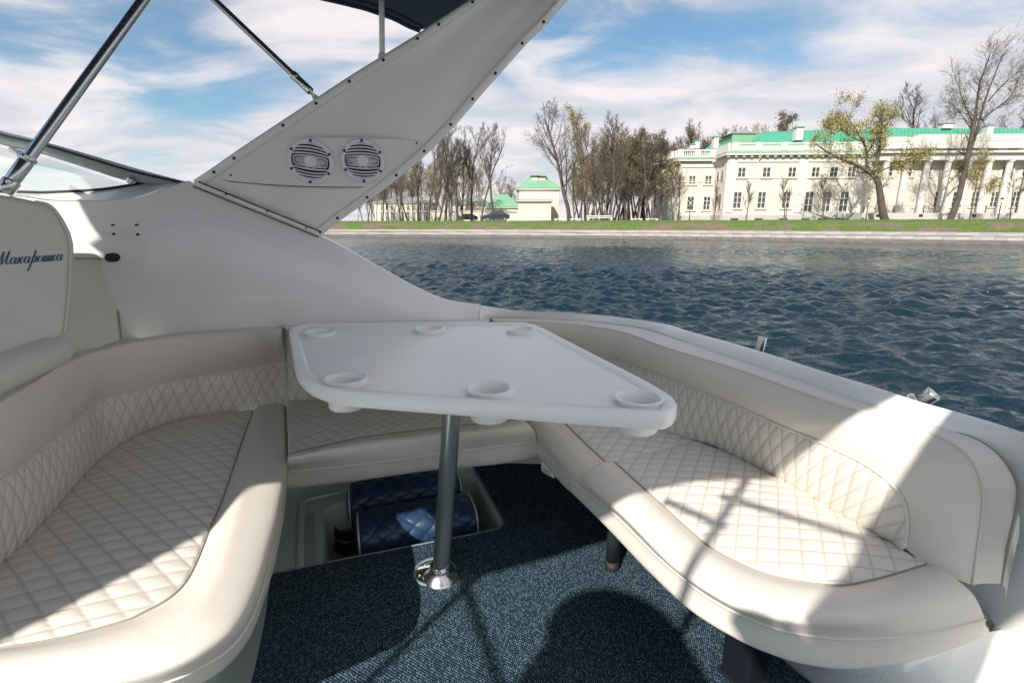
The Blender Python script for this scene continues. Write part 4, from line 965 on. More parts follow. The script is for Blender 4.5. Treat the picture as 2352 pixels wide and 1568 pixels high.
# speaker plate, proud of the arch panel
spp = [(511, 404), (527, 390), (580, 353), (618, 324), (640, 318), (790, 316), (858, 317), (945, 321), (966, 326), (966, 337), (945, 356), (885, 408), (868, 423), (848, 428), (744, 428), (640, 424), (560, 418), (520, 413)]
PL = .012-.028*0
pin = lambda X, Y, d: atpl(X, Y, P1+an*d, an)
pp = smoothpoly([pin(*q, -.018) for q in spp], 90)
b = MB(); b.slab(list(pp), an*.012); o = b.obj('speaker_plate', M['gel2'], boat); bevel(o, .004, 3, 50)
q = [pin(X, Y+1.2, -.012) for X, Y in spp[8:]]; MB().tube(cr(q+[pin(511, 404, -.012)], 60), .0022, 5).obj('plate_seal', M['black'], boat, True)
for X, Y in ((530, 402), (957, 329)): screw(pin(X, Y, -.006)+an*.0005, an, .0035, m=M['black'])
# speakers
def speaker(Xc, Yc, rx, label, roll):
    C = pin(Xc, Yc, -.005); r = np.linalg.norm(pin(Xc+rx, Yc, -.005)-pin(Xc-rx, Yc, -.005))/2; r *= 1.0
    v = upv-an*an.dot(upv); v /= np.linalg.norm(v); u = np.cross(v, an)
    if u.dot(pin(Xc+10, Yc, 0)-C) < 0: u = -u
    cr_, sr_ = math.cos(roll), math.sin(roll); u, v = u*cr_+v*sr_, v*cr_-u*sr_
    o = thing('speaker', label, 'speaker', C, 'pair of round marine speakers'); n_ = an
    if np.cross(u, v).dot(n_) < 0: axu = (v, u, n_)
    else: axu = (u, v, n_)
    fr = MB().lathe(C, [(r, -.002), (r, .008), (r*.975, .014), (r*.92, .017), (r*.84, .016), (r*.81, .011), (r*.80, .0)], 56, axu).obj('frame', M['spk'], o, True)
    MB().lathe(C, [(0, .001), (r*.82, .0015)], 40, axu).obj('cone', M['black'], o)
    def L(x, y, z): return C+u*x*r+v*y*r+n_*z
    def bar(y, bow, hh, x1, m=M['spk'], z=.0135, nm='grille_slat'):
        xs = np.linspace(-x1, x1, 15); top = [(x, y+bow*(1-(x/x1)**2)+hh/2) for x in xs]; bot = [(x, y+bow*(1-(x/x1)**2)-hh/2) for x in xs[::-1]]
        bb = MB(); bb.slab([L(x, yy, z) for x, yy in top+bot], -n_*.004); return bevel(bb.obj(nm, m, o), .0008, 1)
    for y, bow in ((.70, .06), (.545, .075), (.40, .085), (.265, .085)): bar(y, bow, .062, math.sqrt(.80**2-y*y)+.02)
    for y, bow in ((-.70, -.06), (-.56, -.075), (-.42, -.085), (-.285, -.06)): bar(y, bow, .062, math.sqrt(.80**2-y*y)+.02)
    # side shoulders closing the ends of the slots, as the moulded frame does
    for sgn in (-1, 1):
        for y0, y1, xi in ((.66, .80, .28), (.50, .66, .52), (-.66, -.52, .52), (-.82, -.66, .26)):
            xo = math.sqrt(max(.01, .84**2-max(abs(y0), abs(y1))**2))
            if xo > xi: MB().slab([L(sgn*xi, y0, .012), L(sgn*(xo+.03), y0, .012), L(sgn*(xo+.03), y1, .012), L(sgn*(xi+(.06 if y0 > 0 else .0)), y1, .012)], -n_*.01).obj('grille_shoulder', M['spk'], o)
    x_, y_ = .74, .235; pan = [(-x_, y_*.8), (-x_*.55, y_*1.12), (0, y_*1.22), (x_*.55, y_*1.12), (x_, y_*.8), (x_*1.02, 0), (x_*.93, -y_*.9), (x_*.5, -y_*1.12), (0, -y_*1.2), (-x_*.5, -y_*1.12), (-x_*.93, -y_*.9), (-x_*1.02, 0)]
    bevel(MB().slab([L(a, c_, .0125) for a, c_ in smoothpoly(pan, 48)], -n_*.004).obj('centre_cover', M['spkc'], o), .001, 1)
    MB().tube([L(a, c_, .0128) for a, c_ in smoothpoly(pan, 60)]+[L(*pan[0], .0128)], .0008, 4).obj('cover_edge', M['hole'], o)
    tw = MB().lathe(L(0, 0, .0), [(0, .0155), (r*.07, .0153), (r*.10, .0142), (r*.2, .0150), (r*.24, .0145), (r*.26, .0126)], 28, axu).obj('tweeter', M['spk'], o, True)
    for sgn in (-1, 1):
        q = [L(sgn*.32, .13, .0135), L(sgn*.60, .13, .0135), L(sgn*.665, .08, .0135), L(sgn*.665, -.06, .0135), L(sgn*.62, -.11, .0135), L(sgn*.45, -.12, .0135)]
        MB().tube(q, .0013, 5).obj('tweeter_bracket', M['black'], o)
    MB().slab([L(-.15, -.235, .0155), L(.15, -.235, .0155), L(.20, -.30, .0155), L(-.20, -.30, .0155)], -n_*.004).obj('badge_mount', M['spk'], o)
    MB().slab([L(-.115, -.25, .0162), L(.115, -.25, .0162), L(.115, -.287, .0162), L(-.115, -.287, .0162)], -n_*.002).obj('badge', M['black'], o)
    for a in (90, 152, 28, -28, -152, -90):
        p_ = L(.905*math.cos(R(a)), .905*math.sin(R(a)), .0168); screw(p_, n_, .0048, o)
    return o
speaker(714, 370, 53, 'left one of two round white speakers in the radar arch', R(-4))
speaker(833.5, 369, 50, 'right one of two round white speakers in the radar arch', R(2))

# ---- tubes of the canopy frame, antenna
def tubeobj(o, pts, r, name='tube', m='steel'): MB().tube(cr(pts, 60), r, 24).obj(name, M[m], o, True)
fr1 = thing('frame_tube', 'thick stainless tube rising at the left edge above the windscreen', 'tube', atd(15, 430, 1.42))
a, c = atd(10, 440, 1.42), atd(395, -90, 1.62); tubeobj(fr1, [a, a*.85+c*.15, a*.3+c*.7, c], .0150)
d = (c-a)/np.linalg.norm(c-a)
def sleeve(P, d, r, L, o, nm='sleeve'):
    u = np.cross(d, (0, 0, 1.)); u /= np.linalg.norm(u); v = np.cross(d, u)
    MB().lathe(P-d*L/2, [(r*.9, -.002), (r, 0), (r, L), (r*.9, L+.002)], 20, (u, v, d)).obj(nm, M['steel'], o, True)
L_ = np.linalg.norm(c-a)
sleeve(a+d*L_*.07, d, .0185, .10, fr1); sleeve(a+d*L_*.02, d, .021, .035, fr1, 'socket'); sleeve(a+d*L_*.125, d, .0205, .012, fr1, 'clamp')
for f_, s_ in ((.13, 1), (.035, 1)): screw(a+d*L_*f_+np.array((.012, -.02, 0)), np.array((.5, -.86, 0)), .006, fr1, M['steel'], 'bolt')
a2 = atd(40, 350, 1.55); MB().tube([atd(28, 345, 1.60), atd(46, 352, 1.50), atd(60, 368, 1.46)], [.010, .013, .009], 10).obj('hinge', M['steel'], fr1, True)
fr2 = thing('frame_tube', 'thin stainless strut running down to the upper edge of the radar arch', 'tube', ap(722, 222, .02))
e_ = ap(724, 224, -.005); h_ = ap(706, 203, .03); c = atd(395, -92, 1.66)
tubeobj(fr2, [h_, h_*.5+c*.5, c], .0108); d = (c-h_)/np.linalg.norm(c-h_)
sleeve(h_+d*.025, d, .0138, .075, fr2); sleeve(h_+d*.055, d, .0155, .018, fr2, 'clamp')
MB().tube([h_+d*.01, h_-d*.012, e_+an*.008, e_], [.009, .006, .007, .011], 10).obj('deck_hinge', M['steel'], fr2, True)
ant = thing('antenna', 'white vertical antenna pole behind the radar arch under the dark canopy', 'antenna', ap(878, 128, -.12))
MB().tube([ap(878, 150, -.12), ap(877, 40, -.12), ap(876, -10, -.12)], .0105, 10).obj('pole', M['gel'], ant, True)
MB().lathe(ap(878, 128, -.12)-(0, 0, .03), [(.0, 0), (.018, 0), (.016, .03), (.011, .04)], 14).obj('foot', M['gel'], ant, True)

# ---- navy canopy overhead, seen at the top of the picture; its unseen outline is cut to place the sun patches and shadows
can = thing('canopy', 'dark navy canvas canopy stretched overhead from the radar arch', 'canopy', (-.4, 1.2, 1.95))
ZC = 1.93
c0 = at(960, 68, 1.1+.83)
def cvs(name, pts, z, th=.004, hem=True, rr_=.0):
    pts = [np.array(q) for q in pts]; P_ = [np.array((q[0], q[1], z)) for q in pts]
    o = MB().slab(P_, (0, 0, th)).obj(name, M['canvas'], can)
    if hem: MB().tube(P_+[P_[0]], .007, 6).obj('hem', M['canvas'], o)
    return o
front = at(765, 0, ZC); crn = at(962, 69, ZC)
cvs('top_panel', [crn, front, (-1.87, 1.50), (-1.91, 1.0), (-1.91, .90), (-1.925, .82), (-1.93, .77), (-1.97, .73), (-1.96, .70), (-2.0, .66), (-2.0, -.3), (-1.63, -.50), (-1.555, -.44), (-1.46, -.39), (-1.40, -.55), (-1.36, -.78), (-1.24, -.755), (-1.05, -.68), (-.82, -.58), (-.67, -.565), (-.55, -.49), (-.40, -.44), (-.19, -.42), (.15, -.25), (.42, -.15), (.10, -.45), (-.20, -.78), (-.385, -.925), (-.40, -1.04), (-.44, -1.6), (-.30, -1.45), (-.11, -1.13), (0, -.99), (.12, -.88), (.46, -.42), (.52, -.1), (.30, .3), (.12, .9), (.08, 1.5), (.20, 2.12), (-.08, 2.33)], ZC, hem=False)
cvs('shade_panel', [(-1.585, -.44), (-1.60, -.63), (-1.66, -.78), (-1.73, -.91), (-1.79, -1.0), (-2.0, -1.35), (-2.35, -1.35), (-2.35, .66), (-1.85, .66), (-1.85, -.2)], ZC-.01, hem=False)  # unseen panel added to keep the helm and left seats in shade
# added unseen shape, casts the broad round shadow on the carpet
th = [(-.86+.19*math.cos(t), -1.00+.21*math.sin(t)) for t in np.linspace(math.pi, 0, 14)]
cvs('shadow_shape', [(-1.30, -1.35)]+th+[(-.62, -1.35)], ZC-.02, hem=False)
th2 = [(-.47+.045*math.cos(t), -.93+.045*math.sin(t)) for t in np.linspace(math.pi*1.1, -.1, 10)]
cvs('shadow_shape', [(-.515, -1.3)]+th2+[(-.41, -.91), (-.385, -.95), (-.35, -1.3)], ZC-.02, hem=False)  # added stand-in that casts the camera and hands shadow on the right seat
hm = [crn, front, np.array((-1.87, 1.50, ZC))]; MB().tube(cr(hm, 30), .012, 8).obj('front_hem', M['canvas'], can, True)
MB().tube(cr([crn+(.02, -.05, .0), front+(.02, -.05, .0), np.array((-1.85, 1.43, ZC))], 30), .011, 8).obj('hem_tube', M['canvas'], can, True)
# frame tubes behind the camera that throw the thin shadows
bow = thing('canopy_bow', 'stainless tube bow of the canopy frame overhead', 'tube', (-.6, -.7, ZC))
def bk(X, Y, z, zc=ZC-.03): 
    p = at(X, Y, z); s_ = (zc-p[2])/(-SUNDIR.z); return np.array((p[0]-SUNDIR.x*s_, p[1]-SUNDIR.y*s_, zc))
for A_, B_, z1, z2 in (((1076, 1350), (857, 1559), 0, 0), ((1076, 1350), (1144, 1546), 0, 0), ((1700, 1125), (1530, 1395), .41, .41), ((1690, 1150), (1960, 1230), .41, .41), ((1540, 1155), (1640, 1200), .41, .41)):
    p_, q_ = bk(*A_, z1), bk(*B_, z2); e__ = (q_-p_); MB().tube([p_-e__*.15, q_+e__*.25], .0115, 8).obj('tube', M['steel'], bow, True)

# ---- helm seats at the left
def slabpad(name, pts, n, th, m, parent, rad=.02, bulge=.012):
    P_ = smoothpoly(pts, 8*len(pts)) if False else np.array(pts)
    b = MB(); b.slab(list(P_), -np.array(n)*th); o = b.obj(name, m, parent); bevel(o, rad, 4, 30); autosmooth(o, 60); return o
HQ = at(148, 772, .79); hn = np.array((.60, -.80, .06)); hn /= np.linalg.norm(hn)
hs = thing('helm_seat', 'cream helm seat back with a boat name printed on it, left edge', 'seat', (HQ[0]-.1, HQ[1]-.1, .70))
hp = [(-150, 875), (0, 820), (75, 797), (141, 774), (149, 765), (153, 730), (158, 690), (162, 630), (163, 590), (162, 560), (155, 532), (140, 502), (125, 480), (108, 468), (80, 462), (40, 453), (0, 447), (-150, 430)]
HP = [atpl(*q, HQ, hn) for q in hp]
slabpad('backrest', HP, hn, .10, M['leather2'], hs, .016)
MB().tube(cr([p_+hn*.001 for p_ in HP[4:15]], 60), .003, 6).obj('piping', M['piping'], hs, True)
rl = [(0, 0)]; ax0, ax1 = at(-150, 925, .745), at(146, 797, .745)
T_ = []
for i, t in enumerate(np.linspace(0, 1, 24)):
    T_.append(ax0*(1-t)+ax1*t+np.array((0, 0, .0)))
rads = np.array([.046]*24); rads[-1] = .018; rads[-2] = .034; rads[-3] = .042
MB().tube(T_, rads, 24).obj('lower_roll', M['leather2'], hs, True)
# name print: pen strokes
def letter(ch):
    el = lambda cx_, cy_, rx_, ry_, a0=0, a1=360, n=18: [(cx_+rx_*math.cos(R(a)), cy_+ry_*math.sin(R(a))) for a in np.linspace(a0, a1, n)]
    D = {'М': ([[(-.42, .16), (-.32, .03), (-.15, .05), (.02, .4), (.22, 1.1), (.42, 2.0)], [(.42, 2.0), (.42, 1.2), (.47, .3), (.52, .02)], [(.52, .02), (.75, .8), (1.05, 2.0)], [(1.05, 2.0), (1.0, 1.1), (1.0, .3), (1.08, .03), (1.25, .12), (1.38, .32)]], 1.42),
         'а': ([el(.34, .5, .27, .46, 40, 400), [(.64, .98), (.58, .4), (.60, .1), (.70, .02), (.86, .22)]], .88),
         'к': ([[(.16, .98), (.10, .5), (.06, .0)], [(.60, .92), (.48, .95), (.32, .70), (.14, .5)], [(.14, .5), (.32, .48), (.40, .2), (.48, .03), (.64, .16)]], .72),
         'р': ([[(.06, .75), (.18, 1.0), (.30, 1.9)], [(.30, 1.9), (.20, .5), (.06, -.6), (-.06, -1.3)], [(.17, .3), (.36, .95), (.54, .96), (.60, .6), (.52, .15), (.36, .02), (.2, .2)]], .74),
         'о': ([el(.33, .5, .25, .46, 90, 450)], .68),
         'ш': ([[(.12, .98), (.06, .3), (.12, .03), (.26, .06), (.38, .4)], [(.44, .98), (.37, .3), (.43, .03), (.57, .06), (.68, .4)], [(.76, .98), (.69, .3), (.74, .04), (.88, .2)]], .92)}
    return D[ch]
tb = MB(); hu = np.cross((0, 0, 1.), hn); hu /= np.linalg.norm(hu); hv = np.cross(hn, hu)
if hu.dot(HP[3]-HP[1]) < 0: hu = -hu; 
if hv[2] < 0: hv = -hv
O0 = atpl(22, 607, HQ, hn); O1 = atpl(144, 598, HQ, hn); tx = O1-O0; tw_ = sum(letter(q)[1] for q in 'акарошка'); sc_ = np.linalg.norm(tx)/tw_; hu2 = tx/np.linalg.norm(tx)
cxp = -1.46
for ch in 'Макарошка':
    st, wd_ = letter(ch)
    for s_ in st:
        Q = cr([(x_+cxp+.36*y_, y_, 0) for x_, y_ in s_], 22); T = np.gradient(Q, axis=0)[:, :2]; T /= np.maximum(np.linalg.norm(T, axis=1), 1e-6)[:, None]
        wdt = np.array([.020+.075*max(0, -ty*.9+tx_*-.25) + .022 for tx_, ty in T]); nn = np.stack([-T[:, 1], T[:, 0]], 1)
        up_ = Q[:, :2]+nn*wdt[:, None]; dn = Q[:, :2]-nn*wdt[:, None]
        V = [O0+hu2*sc_*x_+hv*sc_*y_+hn*.0012 for x_, y_ in np.vstack([up_, dn])]; n__ = len(Q); tb.add(V, [(i, i+1, n__+i+1, n__+i) for i in range(n__-1)])
    cxp += wd_
tb.obj('name_lettering', M['text'], hs)
s2 = thing('upholstered_pad', 'tall cream upholstered panel behind the helm seat, against the white cockpit side', 'seat', at(220, 795, .70))
a_, b_2 = at(277, 783, .70), at(60, 850, .70); e2 = b_2-a_; e2[2] = 0; n2 = np.cross(e2, (0, 0, 1.)); n2 /= np.linalg.norm(n2)
if n2.dot(-a_) < 0: n2 = -n2
pn = lambda X, Y: atpl(X, Y, a_, n2+np.array((0, 0, .10)))
pts = [pn(279, 782), pn(270, 700), pn(262, 640), pn(254, 596), pn(243, 586), pn(215, 581), pn(165, 580), pn(60, 582), pn(60, 850)]
slabpad('panel', pts, n2, .07, M['leather2'], s2, .012)
MB().tube(cr([pn(160, 594)+n2*.001, pn(215, 594)+n2*.001, pn(252, 597)+n2*.001, pn(262, 640)+n2*.001, pn(279, 780)+n2*.001], 40), .0022, 5).obj('seam', M['seam'], s2, True)

# ---- cushions
def mid(a, b, dz): return cr(a, 60)*.5+cr(b, 60)*.5+np.array((0, 0, dz))
def seat(name, label, loc_, A, Bc, curves, ang, wq, hq, qa, qb, nu=260, nv=120, seam=None, seam2=None, nb=64, amp=.0036):
    o = thing(name, label, 'seat cushion', loc_, 'cream quilted cushions of the cockpit lounge')
    Gq = loft([A[0], A[1]] if len(A) == 2 else A, nu, nv)
    n = toward(Gq, normals(Gq), (0, 0, 9)); ca, sa = math.cos(ang), math.sin(ang)
    u_ = np.linspace(0, 1, nv)[:, None]; v_ = np.linspace(0, 1, nu)[None, :]
    Gq = Gq+np.array((0, 0, 1.))*(.014*(np.clip(4*u_*(1-u_), 0, 1)**.6)*(np.clip(6*v_*(1-v_), 0, 1)**.5))[..., None]
    s_ = Gq[..., 0]*ca+Gq[..., 1]*sa; t_ = -Gq[..., 0]*sa+Gq[..., 1]*ca
    Gq, at_ = quilt(Gq, n, s_, t_, wq, hq, amp)
    gobj('quilted_top', Gq, M['leather'], o, at_)
    Gb = loft(curves, 150, nb); gobj('bolster', Gb, M['leather'], o, cap=True)
    MB().tube(cr(curves[0]+np.array((0, 0, .0015)), 150), .0022, 5).obj('seam', M['seam'], o, True)
    if seam is not None:
        C = Gb; k_ = seam; Cc = cr(curves[k_], 150); nn = outw(Cc); cen = Cc.mean(0)
        MB().tube(Cc, .0032, 6).obj('piping', M['piping'], o, True)
    return o
# left lounge
lA = [(581, 941), (520, 947), (426, 962), (355, 983), (303, 1007), (236, 1049), (189, 1096), (118, 1177), (57, 1243), (0, 1300), (-90, 1400), (-260, 1580)]
lB = [(581, 943), (551, 1030), (511, 1148), (482, 1215), (454, 1286), (426, 1338), (388, 1375), (330, 1407), (284, 1427), (142, 1465), (0, 1489), (-260, 1530)]
lC = [(617, 929), (598, 1030), (568, 1148), (550, 1215), (525, 1300), (490, 1370), (440, 1425), (330, 1480), (160, 1515), (0, 1535), (-260, 1580)]
lD = [(648, 930), (655, 1054), (640, 1158), (620, 1240), (592, 1335), (553, 1415), (500, 1470), (415, 1520), (290, 1558), (0, 1600), (-260, 1645)]
lE = [(657, 936), (659, 1060), (648, 1145), (636, 1215), (620, 1285), (597, 1371), (567, 1440), (520, 1496), (449, 1538), (378, 1567), (250, 1600), (0, 1640), (-260, 1685)]
lF = [(657, 975), (657, 1100), (650, 1185), (636, 1262), (618, 1335), (574, 1458), (520, 1529), (454, 1572), (370, 1610), (250, 1655), (0, 1720), (-260, 1780)]
A_ = Z(lA, .392); A_[0] = at(581, 942, .405); B_ = Z(lB, .405)
seat('seat_cushion', 'curved left lounge seat cushion with quilted top and sunlit front roll', at(400, 1300, .28), [A_, B_], B_,
     [B_, mid(B_, Z(lC, .425), .008), Z(lC, .424), Z(lD, .400), Z(lE, .350), Z(lF, .285), cr(Z(lF, .283), 40)+outw(cr(Z(lF, .283), 40))*.0+np.array((-.06, 0, 0))], R(-6), .088, .050, 0, 0, 330, 190, seam=4)
# centre seat
cA = [(661, 921), (900, 914), (1132, 913)]; cB = [(664, 1042), (832, 1005), (997, 984), (1122, 971), (1200, 962)]
cC = [(661, 1052), (832, 1018), (997, 998), (1142, 984), (1212, 974)]; cD = [(659, 1066), (832, 1038), (997, 1016), (1142, 1001), (1228, 990)]
cE = [(660, 1083), (832, 1066), (997, 1044), (1142, 1025), (1234, 1014)]; cF = [(660, 1123), (832, 1102), (997, 1079), (1142, 1066), (1232, 1051)]
B_ = Z(cB, .405)
seat('seat_cushion', 'middle seat cushion under the table with small quilted diamonds', at(940, 1080, .27), [Z(cA, .395), B_], B_,
     [B_, mid(B_, Z(cC, .42), .006), Z(cC, .42), Z(cD, .395), Z(cE, .345), Z(cF, .27), Z(cF, .268)+np.array((0, .1, 0))], R(8), .048, .052, 0, 0, 260, 110, seam=4)
# right, far piece
sA = [(1240, 922), (1400, 956), (1602, 1012)]; sB = [(1225, 905), (1258, 938), (1291, 967), (1340, 1015), (1398, 1068)]
sC = [(1190, 912), (1222, 942), (1252, 972), (1300, 1022), (1355, 1078)]; sD = [(1160, 922), (1200, 958), (1238, 995), (1275, 1040), (1325, 1092)]
sE = [(1160, 945), (1238, 1017), (1272, 1060), (1306, 1102)]; sF = [(1165, 985), (1238, 1050), (1268, 1085), (1306, 1125)]
A_ = Z(sA, .392); B_ = Z(sB, .402)
seat('seat_cushion', 'small right seat cushion beyond the long one, partly hidden by the table', at(1300, 1060, .28), [A_, B_], B_,
     [B_, mid(B_, Z(sC, .415), .006), Z(sC, .415), Z(sD, .39), Z(sE, .345), Z(sF, .28), Z(sF, .278)+np.array((.1, 0, 0))], R(-62), .052, .08, 0, 0, 150, 130, seam=4)
# right, long piece
rA = [(1602, 1013), (1687, 1046), (1820, 1115), (1953, 1195), (2050, 1246), (2128, 1290)]
rB = [(1411, 1061), (1442, 1089), (1506, 1147), (1581, 1216), (1634, 1259), (1713, 1301), (1793, 1328), (1873, 1341), (1942, 1344), (2032, 1325), (2128, 1296)]
rC = [(1372, 1068), (1402, 1105), (1462, 1162), (1532, 1232), (1592, 1285), (1672, 1338), (1760, 1374), (1850, 1392), (1960, 1396), (2080, 1374), (2190, 1325)]
rD = [(1335, 1082), (1362, 1122), (1425, 1178), (1490, 1245), (1545, 1300), (1620, 1355), (1710, 1402), (1830, 1428), (1970, 1432), (2110, 1412), (2236, 1365)]
rE = [(1309, 1101), (1411, 1180), (1520, 1286), (1634, 1375), (1767, 1438), (1900, 1464), (2030, 1464), (2150, 1450), (2262, 1422)]
rF = [(1305, 1123), (1389, 1206), (1485, 1307), (1585, 1400), (1687, 1464), (1767, 1500), (1846, 1524), (1953, 1535), (2085, 1519), (2192, 1487), (2264, 1458)]
A_ = Z(rA, .395); B_ = Z(rB, .405); A_[-1] = at(2130, 1294, .404)
seat('seat_cushion', 'long curved right seat cushion with broad sunlit quilted top', at(1700, 1450, .28), [A_, B_], B_,
     [B_, mid(B_, Z(rC, .422), .008), Z(rC, .422), Z(rD, .400), Z(rE, .350), Z(rF, .285), Z(rF, .283)+np.array((.05, .03, 0))], R(-62), .052, .074, 0, 0, 300, 170, seam=4)

def backrest(name, label, loc_, top_out, top_in, pipe_c, bot_c, wq, hq, nu=260, nq=70, npl=40, bul=.016, label_cat='backrest', bot_plain=None):
    o = thing(name, label, 'backrest', loc_, 'cream backrests of the cockpit lounge')
    cin = cr(top_in, nu); co = cr(top_out, nu); cp = cr(pipe_c, nu); cb = cr(bot_c, nu)
    nn = outw(cin)
    if nn[nu//2].dot(MID-cin[nu//2]) < 0: nn = -nn      # towards the cockpit
    rows = [co+np.array((0, 0, -.05)), co+np.array((0, 0, -.006)), co*.75+cin*.25+np.array((0, 0, .004)), cin*.85+co*.15+np.array((0, 0, .002)), cin]
    gobj('top_band', loft(rows, nu, 16), M['leather'], o)
    G = np.array([cin*(1-t)+cp*t+nn*(bul*math.sin(math.pi*min(1, t*1.0))**.8) for t in np.linspace(0, 1, npl)])
    gobj('plain_roll', G, M['leather'], o, cap=True)
    G = np.array([cp*(1-t)+cb*t+nn*(bul*.9*math.sin(math.pi*t)**.7) for t in np.linspace(0, 1, nq)])
    n = toward(G, normals(G)); s_ = np.broadcast_to(np.r_[0, np.cumsum(np.linalg.norm(np.diff(G[nq//2], axis=0), axis=1))][None, :], (nq, nu)); t_ = arclen(G, 0)
    G, a_ = quilt(G, n, s_, t_, wq, hq, .0030); gobj('quilted_face', G, M['leather'], o, a_, cap=True)
    MB().tube(cp+nn*.003, .0042, 8).obj('piping', M['piping'], o, True)
    MB().tube(cin+nn*.0005+np.array((0, 0, .001)), .0028, 6).obj('piping', M['piping'], o, True)
    return o
# left
t0 = [(-260, 1050), (-100, 950), (0, 893), (101, 841), (168, 812), (279, 785), (370, 770), (504, 757), (600, 750), (648, 753)]
t1 = [(-260, 1090), (-100, 985), (0, 925), (67, 886), (144, 840), (202, 815), (289, 792), (403, 773), (537, 764), (612, 762), (646, 768)]
t2 = [(-260, 1300), (-100, 1175), (0, 1104), (71, 1049), (142, 992), (189, 950), (227, 921), (302, 899), (403, 874), (537, 852), (635, 834), (655, 832)]
t3 = [(-260, 1590), (-90, 1400), (0, 1300), (57, 1243), (118, 1177), (189, 1096), (236, 1049), (303, 1007), (355, 983), (426, 962), (520, 947), (590, 937), (658, 927)]
backrest('lounge_backrest', 'curved left backrest wrapping round the left lounge seat', at(300, 950, .4), Z(t0, .705), Z(t1, .708), Z(t2, .545), Z(t3, .392), .040, .088, 620, 160)
# centre
backrest('lounge_backrest', 'straight backrest behind the table', at(900, 850, .4), Z([(653, 748), (720, 743), (900, 738), (1122, 733)], .705), Z([(656, 757), (720, 752), (900, 746), (1122, 740)], .707), Z([(660, 830), (900, 822), (1128, 812)], .55), Z([(666, 922), (900, 914), (1132, 910)], .392), .05, .10, 260, 100)
# right
zc0 = [(1129, 731, .70), (1262, 731, .695), (1368, 740, .69), (1474, 755, .685), (1554, 779, .68), (1687, 824, .672), (1846, 877, .667), (1953, 915, .665), (2059, 949, .665), (2165, 984, .665), (2229, 1005, .665), (2271, 1027, .66), (2310, 1060, .645), (2333, 1095, .62), (2341, 1130, .595), (2333, 1180, .55), (2319, 1238, .50), (2308, 1291, .445), (2299, 1342, .395)]
zc1 = [(1131, 737, .70), (1288, 742, .695), (1421, 760, .69), (1528, 797, .682), (1687, 845, .674), (1899, 919, .668), (2059, 967, .667), (2138, 993, .662), (2207, 1030, .655), (2240, 1068, .632), (2256, 1115, .592), (2258, 1160, .55), (2252, 1210, .505), (2234, 1342, .392)]
zc2 = [(1150, 800, .57), (1270, 800, .57), (1384, 817, .568), (1442, 834, .567), (1554, 876, .565), (1687, 930, .563), (1793, 977, .562), (1846, 998, .56), (1953, 1046, .558), (2016, 1083, .552), (2059, 1121, .535), (2080, 1158, .505), (2085, 1200, .468), (2079, 1257, .415)]
zc3 = [(1150, 905, .392), (1250, 918, .392), (1400, 958, .392), (1602, 1012, .394), (1687, 1046, .396), (1820, 1115, .396), (1953, 1195, .396), (2077, 1262, .396)]
o = thing('lounge_backrest', 'long right backrest curving down at its near end, quilted below', 'backrest', at(1800, 1110, .4), 'cream backrests of the cockpit lounge')
nu = 520; co, ci, cp_ = cr(A3(zc0), nu), cr(A3(zc1), nu), cr(A3(zc2), nu)
cb_ = cr(A3(zc3), nu)
# match the quilt's lower edge to its piping by plan position
def inw(C):
    n_ = outw(C); 
    if n_[len(C)//3].dot(MID-C[len(C)//3]) < 0: n_ = -n_
    return n_
ni = inw(ci)
gobj('top_band', loft([co+(0, 0, -.03)-ni*.012, co-ni*.004, co*.5+ci*.5+np.array((0, 0, .003)), ci], nu, 14), M['leather'], o)
nfix = np.tile(np.array((-.80, -.60, 0.)), (nu, 1)); wgt = np.clip((np.arange(nu)/nu-.55)/.2, 0, 1)[:, None]
plain_end = cr(A3([(2079, 1257, .415), (2165, 1304, .393), (2234, 1342, .392)]), 60)
npn = ni*(1-wgt)+nfix*wgt
G = np.array([ci*(1-t)+cp_*t+npn*(.020*math.sin(math.pi*t)**.8) for t in np.linspace(0, 1, 44)])
gobj('plain_roll', G, M['leather'], o)
e0 = cp_[-1]; e1 = ci[-1]
G = np.array([cp_*(1-t)+cb_*t+npn*(.016*math.sin(math.pi*t)**.6) for t in np.linspace(0, 1, 150)])
n = toward(G, normals(G)); ll = np.r_[0, np.cumsum(np.linalg.norm(np.diff(G[75], axis=0), axis=1))]
s_ = np.broadcast_to(ll[None, :], (150, nu)); t_ = G[..., 2]*1.1
G, a_ = quilt(G, n, s_, t_, .038, .115, .0038); gobj('quilted_face', G, M['leather'], o, a_)
MB().tube(cp_+npn*.003, .0045, 8).obj('piping', M['piping'], o, True); MB().tube(ci+npn*.001, .0030, 6).obj('piping', M['piping'], o, True)
MB().tube(co+(0, 0, .001), .0028, 6).obj('piping', M['seam'], o, True)

# ---- bases under the seats, the sole, the well
def skirt(name, curve, ins, z0, z1, m, n=90):
    C = cr(curve, n); nn = inw(C); T0 = C-nn*ins*1.0; T0[:, 2] = z1; B0 = C-nn*(ins+.02); B0[:, 2] = z0
    return gobj(name, np.array([C*[1, 1, 0]+np.array((0, 0, z1+.0)), T0, B0]), m, boat)
skirt('lounge_base', Z(lF, .285), .05, .0, .283, M['liner'])
b = MB(); q = [(1772, 1500), (1860, 1568), (2010, 1690), (2300, 1720), (2700, 1600), (2700, 1300), (2262, 1440), (2085, 1500), (1953, 1515), (1846, 1512)]
top = [at(x, y, .284) for x, y in [(1790, 1500), (1870, 1518), (1953, 1522), (2060, 1512), (2180, 1480), (2262, 1452), (2420, 1440), (2700, 1500)]]
tp = cr(top, 60); btm = tp+np.array((.05, .0, 0)); btm[:, 2] = .0
C2 = cr([at(1778, 1500, .0), at(1860, 1566, .0), at(2010, 1690, .0), at(2300, 1850, .0), at(2700, 2000, .0)], 60)
